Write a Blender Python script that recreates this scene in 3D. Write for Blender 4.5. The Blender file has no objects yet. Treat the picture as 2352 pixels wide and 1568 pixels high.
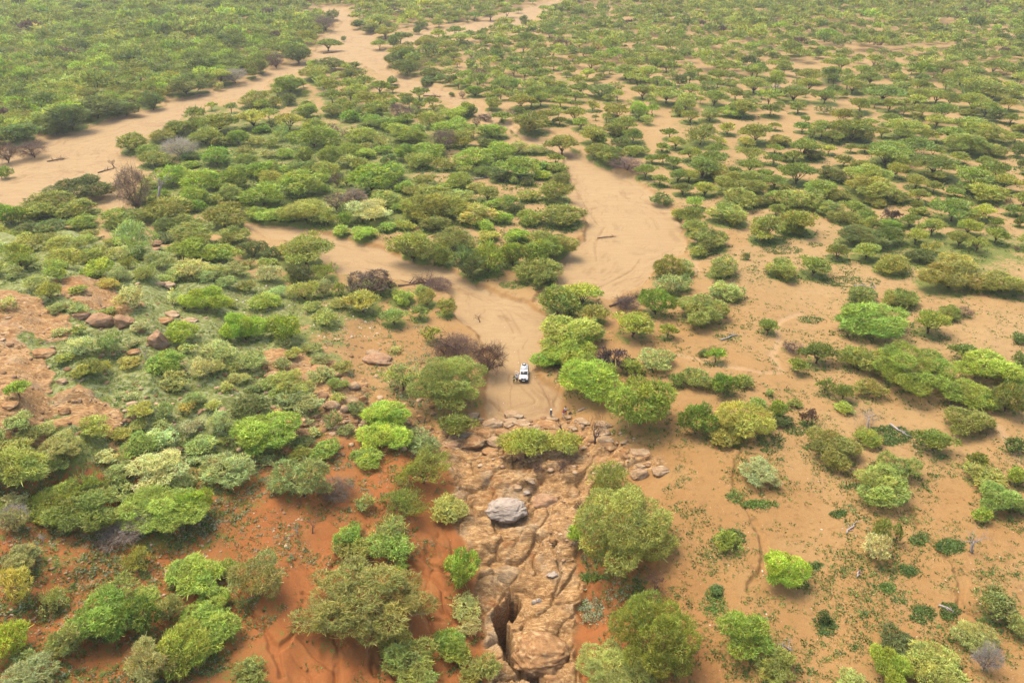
import bpy, bmesh, math, random
import numpy as np
from mathutils import Vector, Matrix
R_ = math.radians
scene = bpy.context.scene
col = scene.collection

# ------------------------------------------------------------------ camera
CAM_H, PITCH, FPX = 82.0, R_(29.5), 1829.0          # FPX: focal length in pixels of a 2352 wide frame
cam_d = bpy.data.cameras.new('camera'); cam_d.lens = 28.0; cam_d.sensor_width = 36.0
cam_d.clip_start = 1.0; cam_d.clip_end = 9000.0
cam = bpy.data.objects.new('camera', cam_d); col.objects.link(cam)
cam.location = (0, 0, CAM_H); cam.rotation_euler = (math.pi / 2 - PITCH, 0, 0)
scene.camera = cam

# ------------------------------------------------------------------ light
SUN_EL, SUN_AZ = R_(66), R_(-50)                     # azimuth from +Y, negative = towards camera left
world = bpy.data.worlds.new('World'); scene.world = world; world.use_nodes = True
wn = world.node_tree; bg = wn.nodes['Background']
sky = wn.nodes.new('ShaderNodeTexSky'); sky.sky_type = 'NISHITA'; sky.sun_disc = False
sky.sun_elevation = SUN_EL; sky.sun_rotation = SUN_AZ; sky.air_density = 1.0; sky.dust_density = 5.0; sky.ozone_density = 0.6
wn.links.new(sky.outputs[0], bg.inputs[0]); bg.inputs[1].default_value = 0.15
sun_d = bpy.data.lights.new('sun', 'SUN'); sun_d.energy = 1.35; sun_d.angle = R_(36); sun_d.color = (1.0, 0.88, 0.66)
sun = bpy.data.objects.new('sun', sun_d); col.objects.link(sun)
sdir = Vector((math.sin(SUN_AZ) * math.cos(SUN_EL), math.cos(SUN_AZ) * math.cos(SUN_EL), math.sin(SUN_EL)))
sun.rotation_euler = sdir.to_track_quat('Z', 'Y').to_euler()
sun.location = (0, 0, 300)
scene.view_settings.view_transform = 'Standard'; scene.view_settings.look = 'None'
scene.view_settings.exposure = 1.52; scene.view_settings.gamma = 1.0
scene.render.engine = 'CYCLES'
scene.cycles.max_bounces = 6; scene.cycles.diffuse_bounces = 3; scene.cycles.transmission_bounces = 3
scene.cycles.volume_bounces = 0; scene.cycles.transparent_max_bounces = 6
scene.cycles.use_denoising = True

rng = np.random.default_rng(7)
random.seed(7)

# ------------------------------------------------------------------ numpy noise
def _h(ix, iy, s):
    n = (ix * 374761393 + iy * 668265263 + s * 2147483629) & 0xFFFFFFFF
    n = ((n ^ (n >> 13)) * 1274126177) & 0xFFFFFFFF
    n = (n ^ (n >> 16)) & 0xFFFFFFFF
    return n.astype(np.float64) / 4294967295.0 * 2 - 1
def vn(x, y, s=0):
    x = np.asarray(x, float); y = np.asarray(y, float)
    fx, fy = np.floor(x), np.floor(y)
    ix, iy = fx.astype(np.int64), fy.astype(np.int64)
    u, v = x - fx, y - fy
    u = u * u * u * (u * (u * 6 - 15) + 10); v = v * v * v * (v * (v * 6 - 15) + 10)
    a, b = _h(ix, iy, s), _h(ix + 1, iy, s); c, d = _h(ix, iy + 1, s), _h(ix + 1, iy + 1, s)
    return (a * (1 - u) + b * u) * (1 - v) + (c * (1 - u) + d * u) * v
def fbm(x, y, s=0, o=4, g=0.5):
    t, a, n = 0, 1.0, 0
    ca, sa = math.cos(0.6), math.sin(0.6)
    for i in range(o):
        t = t + a * vn(x, y, s + i * 17); n += a; a *= g
        x, y = (x * ca - y * sa) * 2.03 + 5.1, (x * sa + y * ca) * 2.03 + 1.7
    return t / n
def ridged(x, y, s=0, o=3): return 1 - 2 * np.abs(fbm(x, y, s, o))
def worley(x, y, s=0):
    fx, fy = np.floor(x), np.floor(y); d1 = np.full(x.shape, 9.); d2 = np.full(x.shape, 9.); val = np.zeros(x.shape)
    for i in (-1, 0, 1):
        for j in (-1, 0, 1):
            cx, cy = (fx + i).astype(np.int64), (fy + j).astype(np.int64)
            px_ = cx + .5 + .42 * _h(cx, cy, s); py_ = cy + .5 + .42 * _h(cx, cy, s + 1); d = np.hypot(x - px_, y - py_)
            v = _h(cx, cy, s + 2); n = d < d1; d2 = np.where(n, d1, np.minimum(d2, d)); val = np.where(n, v, val); d1 = np.where(n, d, d1)
    return d1, d2, val
def sst(a, b, x):
    t = np.clip((x - a) / (b - a), 0, 1); return t * t * (3 - 2 * t)

# ------------------------------------------------------------------ photo pixel (2352 wide) <-> ground plane
CP, SP = math.cos(PITCH), math.sin(PITCH)
def ray(X, Y):
    rx = (np.asarray(X, float) - 1176) / FPX; uy = (784 - np.asarray(Y, float)) / FPX
    return rx, CP + uy * SP, -SP + uy * CP
def on_plane(X, Y, z=0.0):
    dx, dy, dz = ray(X, Y); t = (z - CAM_H) / dz
    return dx * t, dy * t
def to_px(x, y, z):
    Z = y * CP - (z - CAM_H) * SP; U = y * SP + (z - CAM_H) * CP
    Z = np.maximum(Z, 1.0)
    return 1176 + FPX * x / Z, 784 - FPX * U / Z, Z

# ------------------------------------------------------------------ river beds and other outlines, traced on the ground plane
RIVERS = {
 'left_river': [(-260,560),(-90,480),(0,474),(53,480),(227,482),(273,487),(300,467),(307,433),(290,423),(310,400),(330,380),(320,370),(283,360),(277,337),(333,313),
   (353,310),(390,293),(430,267),(460,253),(500,240),(547,230),(604,213),(620,187),(680,173),(724,143),(784,143),(828,147),(864,170),(914,187),(912,213),(951,217),
   (990,226),(1020,229),(1058,236),(1085,246),(1062,224),(1010,208),(990,196),(951,186),(903,166),(885,147),(897,120),(858,105),(862,80),(808,66),(800,50),(815,38),(796,28),(784,20),(740,18),(700,30),(742,34),(770,44),
   (784,53),(744,87),(727,107),(720,137),(654,147),(620,163),(567,193),(500,205),(480,215),(434,223),(384,227),(380,247),(317,257),(257,272),(187,302),(90,313),
   (60,335),(20,345),(-40,370),(-90,400),(-260,470)],
 'top_stream': [(860,92),(900,86),(960,78),(1000,66),(1060,60),(1085,50),(1115,40),(1180,26),(1230,14),(1262,4),(1300,-12),(1345,-30),(1370,-28),(1320,-8),(1290,4),(1250,22),(1246,36),
   (1222,54),(1215,66),(1180,62),(1140,66),(1098,74),(1080,84),(1040,92),(990,94),(930,104),(875,104)],
 'right_basin': [(1150,278),(1170,282),(1200,310),(1235,325),(1262,328),(1290,340),(1338,362),(1370,380),(1401,392),(1461,417),(1501,446),(1545,482),(1568,520),(1576,560),(1568,590),(1520,612),
   (1490,645),(1468,657),(1430,680),(1394,700),(1370,690),(1340,668),(1300,664),(1275,700),(1215,702),(1240,668),(1271,655),(1278,632),(1284,605),(1334,555),(1348,523),(1335,480),(1308,467),
   (1306,430),(1300,400),(1296,370),(1250,340),(1205,325),(1165,300)],
 'middle_gully': [(1010,214),(1060,222),(1095,244),(1120,262),(1150,276),(1172,298),(1160,306),(1125,288),(1095,268),(1060,250),(1020,234)],
 'main_river': [(560,512),(640,520),(700,530),(784,552),(844,565),(897,585),(964,612),(1038,622),(1104,659),(1134,672),(1184,689),(1218,696),(1271,745),(1240,800),(1226,850),(1258,880),(1294,905),
   (1296,935),(1280,958),(1220,966),(1150,972),(1111,955),(1112,922),(1118,859),(1141,822),(1101,772),(1064,749),(1044,722),(1037,684),(997,672),(911,652),(784,640),(730,598),(640,555),(560,528)],
}
ROCK_GORGE = [(1010,985),(1110,955),(1200,968),(1300,950),(1370,985),(1430,1020),(1530,1078),(1480,1100),(1390,1090),(1350,1130),(1345,1200),(1335,1290),(1325,1400),(1335,1568),(1330,1750),
   (1180,1750),(1130,1568),(1110,1480),(1108,1400),(1090,1290),(1060,1240),(1040,1180),(1035,1090),(990,1040)]
SLABS = [[(-60,770),(60,775),(105,860),(112,990),(110,1030),(-60,1060)],
   [(125,940),(190,895),(285,940),(290,985),(270,1000),(140,975)],
   [(150,675),(260,650),(318,722),(290,745),(200,735),(110,700)],
   [(-60,660),(60,680),(150,720),(170,780),(80,790),(-60,770)],
   [(600,820),(700,800),(830,850),(860,940),(780,960),(690,900),(610,870)]]
SLOT = [(1181,1366),(1176,1385),(1158,1402),(1150,1420),(1155,1445),(1158,1475),(1166,1510),(1190,1540),(1230,1562),(1262,1600),(1270,1700)]
def world_poly(p, z=0.0):
    p = np.array(p, float); x, y = on_plane(p[:, 0], p[:, 1], z); return np.stack([x, y], 1)
def sdist(x, y, poly, closed=True):
    """signed distance in metres to a ground outline, negative inside; distance only for an open line"""
    d = np.full(x.shape, 1e9); ins = np.zeros(x.shape, bool)
    n = len(poly)
    for i in range(n if closed else n - 1):
        ax, ay = poly[i]; bx, by = poly[(i + 1) % n]
        ex, ey = bx - ax, by - ay
        t = np.clip(((x - ax) * ex + (y - ay) * ey) / (ex * ex + ey * ey + 1e-9), 0, 1)
        d = np.minimum(d, (x - ax - t * ex) ** 2 + (y - ay - t * ey) ** 2)
        if closed:
            c = ((ay > y) != (by > y)); ins ^= c & (x < (bx - ax) * (y - ay) / (by - ay + 1e-12) + ax)
    d = np.sqrt(d)
    return np.where(ins, -d, d) if closed else d
W_RIV = {k: world_poly(v) for k, v in RIVERS.items()}
W_GORGE = world_poly(ROCK_GORGE, -3.4 * sst(1000, 1380, np.array(ROCK_GORGE, float)[:, 1])); W_SLOT = world_poly(SLOT, -4.3)
W_SLABS = [world_poly(s, z) for s, z in zip(SLABS, (13., 10.5, 9.5, 13.5, 4.6))]

# relief: (photo x, photo y, height)
RELIEF = [(-200,560,12),(-200,800,17),(-200,1100,15),(-200,1500,8),
 (0,562,10),(0,640,12.5),(0,760,14.5),(0,900,14.5),(0,1050,11.5),(0,1200,8.5),(0,1400,6),(0,1568,4.5),
 (150,556,9),(150,680,12),(150,850,12.5),(150,1000,10),(150,1200,6.5),(150,1450,4.2),
 (300,560,7),(300,650,9),(300,760,10),(300,900,9.2),(300,1050,6.8),(300,1200,4.6),(300,1400,3.2),(300,1568,2.4),
 (450,575,4.2),(450,680,6),(450,800,7),(450,950,6),(450,1100,4.2),(450,1300,2.6),(450,1500,1.6),
 (600,600,1.6),(600,700,3.4),(600,820,4.6),(600,950,4.2),(600,1100,2.8),(600,1300,1.7),(600,1500,.8),
 (740,650,.9),(740,760,2.4),(740,880,2.9),(740,1000,2.2),(740,1150,1.3),(740,1350,.5),(740,1568,-.6),
 (880,700,.6),(880,820,1.3),(880,960,1.3),(900,1100,.5),(900,1250,-.3),(900,1400,-1),(900,1568,-2),
 (980,760,.2),(1000,900,.3),(990,1010,.3),(990,1120,-.2),(1010,1220,-1.1),(1030,1320,-2),(1040,1450,-2.9),(1050,1568,-3.4),
 (1100,700,0),(1180,800,0),(1200,900,0),(1150,980,-.4),(1240,980,-.5),(1120,1060,-1),(1200,1080,-1.6),(1150,1160,-2.4),(1210,1210,-3.2),(1190,1290,-4.2),(1210,1380,-4.4),(1240,1460,-4.3),(1270,1568,-4.6),(1120,1330,-3.6),(1110,1450,-3.6),
 (1290,1080,-.8),(1310,1200,-2.0),(1320,1320,-3.2),(1330,1420,-3),(1340,1568,-3.4),
 (1400,960,.5),(1400,1060,.2),(1400,1200,-.3),(1420,1330,-1.2),(1440,1450,-2),(1450,1568,-2.4),
 (1560,1000,1),(1560,1150,.8),(1560,1300,.2),(1580,1450,-.6),(1600,1568,-1.2),
 (1750,900,1.2),(1750,1100,1.2),(1750,1300,.8),(1780,1500,.4),(2000,800,1.4),(2000,1050,1.6),(2000,1300,1.4),(2050,1550,1.2),(2300,700,1.5),(2300,1000,2),(2300,1300,2.2),(2350,1568,2.2),(2550,1100,2.5),(2550,1500,2.5),
 (1420,800,.6),(1600,750,.8),(1650,600,.8)]
for yy in (60, 200, 330, 440, 520):
    for xx in range(-300, 2700, 230): RELIEF.append((xx, yy, 0.0))
for xx in range(760, 2700, 220): RELIEF.append((xx, 600, 0.1))
for xx in range(-250, 560, 90): RELIEF.append((xx, 536, 0.0))
_r = np.array(RELIEF, float); _wx, _wy = on_plane(_r[:, 0], _r[:, 1], _r[:, 2])
RX, RY, _ = to_px(_wx, _wy, np.zeros(len(_r))); RZ = _r[:, 2]
def relief(x, y):
    px, py, _ = to_px(x, y, 0 * x)
    px = np.clip(px, -500, 2850); py = np.clip(py, -40, 1800)
    num = np.zeros(x.shape); den = np.zeros(x.shape)
    for a, b, z in zip(RX, RY, RZ):
        w = 1.0 / ((px - a) ** 2 + (py - b) ** 2 + 700.0) ** 2
        num += w * z; den += w
    return num / den
def fields(x, y):
    """everything the ground needs at world points x, y"""
    x = np.asarray(x, float); y = np.asarray(y, float)
    wob = 0.9 * vn(x / 5, y / 5, 3) + 0.35 * vn(x / 1.3, y / 1.3, 4)
    riv = np.full(x.shape, 1e3)
    for k, p in W_RIV.items():
        m = (x > p[:, 0].min() - 40) & (x < p[:, 0].max() + 40) & (y > p[:, 1].min() - 40) & (y < p[:, 1].max() + 40)
        if m.any(): riv[m] = np.minimum(riv[m], sdist(x[m], y[m], p))
    sc = 1 + np.clip((y - 200) / 250, 0, 2)
    rivw = riv + wob * sc
    gor = np.full(x.shape, 1e3); m = (y < 150) & (np.abs(x) < 60)
    if m.any(): gor[m] = sdist(x[m], y[m], W_GORGE) + wob[m] * 0.8
    slot = np.full(x.shape, 1e3)
    m2 = (y < 95) & (np.abs(x) < 25)
    if m2.any(): slot[m2] = sdist(x[m2], y[m2], W_SLOT, False)
    slab = np.full(x.shape, 1e3); m3 = (y < 190) & (x < 0) & (x > -170)
    for s in W_SLABS:
        if m3.any(): slab[m3] = np.minimum(slab[m3], sdist(x[m3], y[m3], s) + 1.6 * vn(x[m3] / 3, y[m3] / 3, 9) + .6 * vn(x[m3], y[m3], 10))
    h = relief(x, y)
    hill = sst(1.2, 4.0, h)
    bank = 0.95 + 0.35 * vn(x / 14, y / 14, 21)
    h = h + bank * sst(-0.5, 0.9, rivw) * sst(2.0, 6.0, gor + 0 * x)
    land = sst(0.5, 3, rivw)
    rock = sst(0.6, -0.6, gor)
    h = h + land * (1 - rock) * (0.28 * fbm(x / 16, y / 16, 31) + 0.10 * fbm(x / 3, y / 3, 32))
    h = h + 0.05 * (1 - land) * fbm(x / 2.2, y / 2.2, 33)
    h = h + hill * (0.9 * fbm(x / 13, y / 13, 35) + 0.35 * ridged(x / 4, y / 4, 36) - .2)
    # water-worn layered rock of the gorge: smooth bodies parted by tight seams, finer layers over them
    wx = x + 1.1 * vn(x / 3.1, y / 3.1, 41) + .25 * vn(x * 1.3, y * 1.3, 40); wy = y + 1.1 * vn(x / 3.1, y / 3.1, 42) + .25 * vn(x * 1.3, y * 1.3, 39)
    drop = sst(985, 1110, to_px(x, y, 0 * x)[1])
    if rock.any():
        s1 = fbm(wx / 5.4 + .12 * wy, wy / 3.6 - .16 * wx, 43, 2); s2 = fbm(wx / 6.2 - .1 * wy, wy / 2.9 + .12 * wx, 44, 3); s3 = fbm(wx / 1.9, wy / 1.0 + .25 * wx, 46, 3)
        on = sst(-.35, .15, vn(x / 3.5, y / 3.5, 48))
        ux = x + 2.3 * vn(x / 5.5, y / 5.5, 141) + .5 * vn(x / 1.8, y / 1.8, 142); uy = y + 2.3 * vn(x / 5.5, y / 5.5, 143) + .5 * vn(x / 1.8, y / 1.8, 144)
        a1, a2, av = worley(ux / 6.4 + .20 * uy / 4, uy / 3.5 - .42 * ux / 4, 43); b1, b2, bv = worley(ux / 3.2, uy / 1.5 - .5 * ux / 2.6, 53)
        body = .42 * (1 - 1.4 * a1 ** 2) + .40 * av + .9 * s1 + .5 * np.abs(s2) ** .7 - .75 * np.exp(-((a2 - a1) / .065) ** 2) + .5 * s1
        body2 = on * (.10 * bv - .14 * np.exp(-((b2 - b1) / .07) ** 2)) + .07 * s3
        lay = h + rock * (body * (.25 + .75 * drop) + body2)
        u = (lay + .12 * x) / .5 + .8 * fbm(x / 4.6, y / 3.0, 45, 2); q = lay + .16 * (u % 1) ** 4
        cells = worley(wx / 2.6, wy / 1.2, 47); q = q + (1 - drop) * rock * (.28 * cells[2] - .25 * np.exp(-((cells[1] - cells[0]) / .10) ** 2) + .12)
        h = h * (1 - rock) + q * rock
    h = h - 8.0 * sst(1.0, .55, slot + .55 * vn(x / 1.6, y / 1.6, 46) + .30 * vn(x / .6, y / .6, 49)) - .9 * sst(5, 1.5, slot)
    # red gullied bank either side of the gorge
    px, py, _ = to_px(x, y, 0 * x)
    gul = sst(1150, 1290, py) * sst(1480, 1380, px) * sst(640, 760, px) * (1 - rock)
    h = h + gul * (-.75 * (1 - np.abs(fbm((x + .3 * y) / 3.2, y / 6.0, 47, 2)) * 2.2).clip(0, 1) ** 3 + .25 * fbm(x / 2.2, y / 2.2, 48))
    sl = sst(.5, -.5, slab)
    h = h + sl * (.35 + .45 * fbm(x / 7 + y / 9, y / 2.2 - x / 4, 49, 3)) 
    return dict(h=h, riv=rivw, rock=rock, gor=gor, slab=sl, hill=hill, px=px, py=py, slot=slot, gul=gul, relief=h)
def ground_h(x, y): return fields(np.atleast_1d(x), np.atleast_1d(y))['h']
def drop_on(X, Y, lift=0.0, it=14):
    """the world point seen at photo pixel X, Y that stands `lift` above the ground"""
    X = np.atleast_1d(np.asarray(X, float)); Y = np.atleast_1d(np.asarray(Y, float)); lift = lift + np.zeros(X.shape)
    z = lift.copy()
    for i in range(it):
        x, y = on_plane(X, Y, z); g = ground_h(x, y) + lift
        z = z + (g - z) * (1.0 if i < 4 else .6)
    x, y = on_plane(X, Y, z); g = ground_h(x, y)
    return x, y, g

# ------------------------------------------------------------------ object helpers
def tag(o, label=None, cat=None, group=None, kind=None):
    if label: o['label'] = label
    if cat: o['category'] = cat
    if group: o['group'] = group
    if kind: o['kind'] = kind
    return o
def link(name, me, parent=None):
    o = bpy.data.objects.new(name, me); col.objects.link(o)
    if parent is not None: o.parent = parent
    return o
def empty(name, loc, rz=0.0, scale=(1, 1, 1)):
    o = bpy.data.objects.new(name, None); o.empty_display_size = .3; col.objects.link(o)
    o.location = loc; o.rotation_euler = (0, 0, rz); o.scale = scale
    return o
def np_mesh(name, V, F, mat=None, smooth=False, colr=None, attr='tint'):
    """V (n,3), F list of index arrays with 3 or 4 columns"""
    me = bpy.data.meshes.new(name)
    V = np.asarray(V, np.float32); F = [np.asarray(f, np.int32) for f in (F if isinstance(F, list) else [F]) if len(f)]
    nl = sum(f.size for f in F); nf = sum(len(f) for f in F)
    me.vertices.add(len(V)); me.vertices.foreach_set('co', V.ravel())
    me.loops.add(nl); me.loops.foreach_set('vertex_index', np.concatenate([f.ravel() for f in F]))
    tot = np.concatenate([np.full(len(f), f.shape[1], np.int32) for f in F])
    st = np.concatenate([[0], np.cumsum(tot)[:-1]]).astype(np.int32)
    me.polygons.add(nf); me.polygons.foreach_set('loop_start', st)
    if smooth: me.polygons.foreach_set('use_smooth', np.ones(nf, bool))
    if colr is not None:
        a = me.attributes.new(attr, 'FLOAT_COLOR', 'POINT')
        c = np.ones((len(V), 4), np.float32); colr = np.asarray(colr, np.float32); c[:, :colr.shape[1]] = colr
        a.data.foreach_set('color', c.ravel())
    me.update(calc_edges=True)
    if mat: me.materials.append(mat)
    return me
def tube(pts, rad, sides=6):
    """closed tapered tube through pts -> V, quads"""
    pts = np.asarray(pts, float); n = len(pts); V = []; F = []
    for i in range(n):
        t = pts[min(i + 1, n - 1)] - pts[max(i - 1, 0)]; t = t / (np.linalg.norm(t) + 1e-9)
        u = np.cross(t, (0.13, 0.97, 0.21)); u /= np.linalg.norm(u) + 1e-9; v = np.cross(t, u)
        for k in range(sides):
            a = 2 * math.pi * k / sides; V.append(pts[i] + (u * math.cos(a) + v * math.sin(a)) * rad[i])
    for i in range(n - 1):
        for k in range(sides):
            k2 = (k + 1) % sides; F.append((i * sides + k, i * sides + k2, (i + 1) * sides + k2, (i + 1) * sides + k))
    V.append(pts[0]); V.append(pts[-1]); a, b = len(V) - 2, len(V) - 1
    T = [(a, (k + 1) % sides, k) for k in range(sides)] + [(b, (n - 1) * sides + k, (n - 1) * sides + (k + 1) % sides) for k in range(sides)]
    return np.array(V), np.array(F), np.array(T)
class Bag:
    """collects tubes and boxes into one mesh"""
    def __init__(s): s.V = []; s.Q = []; s.T = []; s.n = 0
    def add(s, V, Q=None, T=None):
        s.V.append(np.asarray(V, float))
        if Q is not None and len(Q): s.Q.append(np.asarray(Q) + s.n)
        if T is not None and len(T): s.T.append(np.asarray(T) + s.n)
        s.n += len(V); return s
    def tube(s, pts, rad, sides=6): return s.add(*tube(pts, rad, sides))
    def box(s, c, d, M=None):
        v = np.array([[x, y, z] for x in (-.5, .5) for y in (-.5, .5) for z in (-.5, .5)]) * np.array(d)
        if M is not None: v = v @ np.array(M).T
        return s.add(v + np.array(c), [(0, 1, 3, 2), (4, 6, 7, 5), (0, 4, 5, 1), (2, 3, 7, 6), (0, 2, 6, 4), (1, 5, 7, 3)])
    def mesh(s, name, mat, smooth=False, colr=None):
        F = []
        if s.Q: F.append(np.concatenate(s.Q))
        if s.T: F.append(np.concatenate(s.T))
        return np_mesh(name, np.concatenate(s.V), F, mat, smooth, colr)

# ------------------------------------------------------------------ materials
def mat_new(name, rough=0.9, spec=0.2):
    m = bpy.data.materials.new(name); m.use_nodes = True
    b = m.node_tree.nodes['Principled BSDF']; b.inputs['Roughness'].default_value = rough
    b.inputs['Specular IOR Level'].default_value = spec
    return m, m.node_tree.nodes, m.node_tree.links, b
def simple(name, c, rough=.6, spec=.4, metal=0., var=.12, scale=6.):
    m, N, L, b = mat_new(name, rough, spec); b.inputs['Metallic'].default_value = metal
    n = N.new('ShaderNodeTexNoise'); n.inputs['Scale'].default_value = scale; n.inputs['Detail'].default_value = 4
    tc = N.new('ShaderNodeTexCoord'); L.new(tc.outputs['Object'], n.inputs['Vector'])
    r = N.new('ShaderNodeMapRange'); r.inputs[3].default_value = 1 - var; r.inputs[4].default_value = 1 + var; L.new(n.outputs[0], r.inputs[0])
    v = N.new('ShaderNodeVectorMath'); v.operation = 'SCALE'; v.inputs[0].default_value = c; L.new(r.outputs[0], v.inputs['Scale'])
    L.new(v.outputs[0], b.inputs['Base Color'])
    return m
def leaf_material(name, use_obj):
    """leaf colour = plant's own colour x the tint stored per leaf"""
    m = bpy.data.materials.new(name); m.use_nodes = True; N, L = m.node_tree.nodes, m.node_tree.links; N.clear()
    out = N.new('ShaderNodeOutputMaterial'); at = N.new('ShaderNodeAttribute'); at.attribute_name = 'tint'
    c = at.outputs['Color']
    if use_obj:
        oi = N.new('ShaderNodeObjectInfo'); mu = N.new('ShaderNodeVectorMath'); mu.operation = 'MULTIPLY'
        L.new(oi.outputs['Color'], mu.inputs[0]); L.new(c, mu.inputs[1]); c = mu.outputs[0]
    d = N.new('ShaderNodeBsdfDiffuse'); t = N.new('ShaderNodeBsdfTranslucent'); g = N.new('ShaderNodeBsdfGlossy'); g.inputs['Roughness'].default_value = .5
    g.inputs['Color'].default_value = (.5, .5, .5, 1)
    L.new(c, d.inputs[0])
    w = N.new('ShaderNodeVectorMath'); w.operation = 'MULTIPLY'; w.inputs[1].default_value = (1.15, 1.2, .55); L.new(c, w.inputs[0]); L.new(w.outputs[0], t.inputs[0])
    x = N.new('ShaderNodeMixShader'); x.inputs[0].default_value = .38; L.new(d.outputs[0], x.inputs[1]); L.new(t.outputs[0], x.inputs[2])
    x2 = N.new('ShaderNodeMixShader'); x2.inputs[0].default_value = .03; L.new(x.outputs[0], x2.inputs[1]); L.new(g.outputs[0], x2.inputs[2])
    L.new(x2.outputs[0], out.inputs[0])
    return m
M_LEAF = leaf_material('foliage', True); M_LEAF2 = leaf_material('foliage_mixed', False)
M_BARK = simple('bark', (.115, .075, .05), .95, .1, var=.4, scale=3)
M_BARK_PALE = simple('pale_bark', (.40, .35, .28), .9, .1, var=.3, scale=3)
M_DEAD = simple('dead_wood', (.12, .075, .052), .95, .1, var=.4, scale=2)
M_DEAD_GREY = simple('grey_dead_wood', (.26, .22, .19), .95, .1, var=.3, scale=2)
# ------------------------------------------------------------------ plant prototypes (unit crown radius)
def unit(v): return v / (np.linalg.norm(v, axis=1, keepdims=True) + 1e-9)
def leaf_geo(P, D, L, W, tint, r, two=True):
    """narrow shoots: P base, D direction, L length, W width; tint (n,3)"""
    n = len(P); S = unit(np.cross(D, r.normal(size=(n, 3)))); L = L[:, None]; W = W[:, None]
    bend = r.normal(size=(n, 3)) * .28 * L
    if two:
        mid = P + D * L * .5 + bend * .5; tip = P + D * L + bend * .2 + r.normal(size=(n, 3)) * .2 * L
        V = np.stack([P - S * W * .5, P + S * W * .5, mid + S * W * .55, mid - S * W * .55, tip + S * W * .3, tip - S * W * .3], 1).reshape(-1, 3)
        b = np.arange(n)[:, None] * 6
        F = np.concatenate([b + [0, 1, 2, 3], b + [3, 2, 4, 5]]); C = np.repeat(tint, 6, 0)
    else:
        tip = P + D * L + bend * .4
        V = np.stack([P - S * W * .5, P + S * W * .5, tip + S * W * .42, tip - S * W * .42], 1).reshape(-1, 3)
        F = np.arange(n)[:, None] * 4 + [0, 1, 2, 3]; C = np.repeat(tint, 4, 0)
    return V, F, C
def tints(n, r, lobe=None, amp=.42):
    v = 1 + amp * r.uniform(-1, 1, n)
    hue = r.uniform(-1, .7, n)
    if lobe is not None: v = v * lobe[:, 0]; hue = hue * .5 + lobe[:, 1]
    t = np.stack([v * (1 + .22 * hue), v, v * (1 - .15 * hue)], 1); dry = r.uniform(0, 1, n) < .045
    t[dry] *= [1.25, .78, .95]
    return t
def lobes_dome(r, k, spread=.62, lo=.26, hi=.42, low=-.25):
    C = []
    while len(C) < k:
        d = r.normal(size=3); d /= np.linalg.norm(d)
        if d[2] < low: continue
        rr = r.uniform(lo, hi); c = d * (spread * r.uniform(.75, 1.15)); 
        C.append((*c, rr))
    C.append((0, 0, 0, .5))
    return np.array(C)
def fill(C, n, r, inner=.78):
    """points on the outer skins of the lobes"""
    w = C[:, 3] ** 2; k = r.choice(len(C), int(n * 2.2), p=w / w.sum())
    d = unit(r.normal(size=(len(k), 3))); rad = C[k, 3] * r.uniform(inner, 1.04, len(k))
    P = C[k, :3] + d * rad[:, None]
    dist = np.linalg.norm(P[:, None] - C[None, :, :3], axis=2) / C[None, :, 3]
    keep = (dist < .80).sum(1) == 0
    P, d, k = P[keep][:n], d[keep][:n], k[keep][:n]
    return P, d, k
def crown_dome(seed, n, L, W, k=16, gap=0., two=True, up=.35, rough=.75, lobe_amp=.22, **kw):
    r = np.random.default_rng(seed); C = lobes_dome(r, k, **kw)
    ell = np.array([r.uniform(.85, 1.1), r.uniform(.85, 1.1), 1.0])
    P, d, kk = fill(C, n, r)
    lob = np.stack([1 + lobe_amp * r.uniform(-1, 1, len(C)), .55 * r.uniform(-1, 1, len(C))], 1)
    if gap > 0:
        g = vn(P[:, 0] * 4 + P[:, 2] * 2, P[:, 1] * 4 - P[:, 2] * 3, seed) ; m = g > -1 + gap * 1.6
        P, d, kk = P[m], d[m], kk[m]
    D = unit(d + np.array([0, 0, up]) + rough * r.normal(size=d.shape))
    P = P * ell
    ls = L * r.uniform(.5, 1.5, len(P)) * np.where(r.uniform(0, 1, len(P)) < .10, 1.9, 1.0); ws = W * r.uniform(.7, 1.3, len(P))
    P = P * (1 + .07 * vn(P[:, 0] * 9 + P[:, 2] * 7, P[:, 1] * 9 - P[:, 2] * 6, seed + 3))[:, None]
    P = P - D * ls[:, None] * .3
    V, F, Cc = leaf_geo(P, D, ls, ws, tints(len(P), r, lob[kk]), r, two)
    zmin = V[:, 2]; V[:, 2] = np.maximum(V[:, 2], -.88)
    V[:, 2] += .85
    return V, F, Cc
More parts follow.
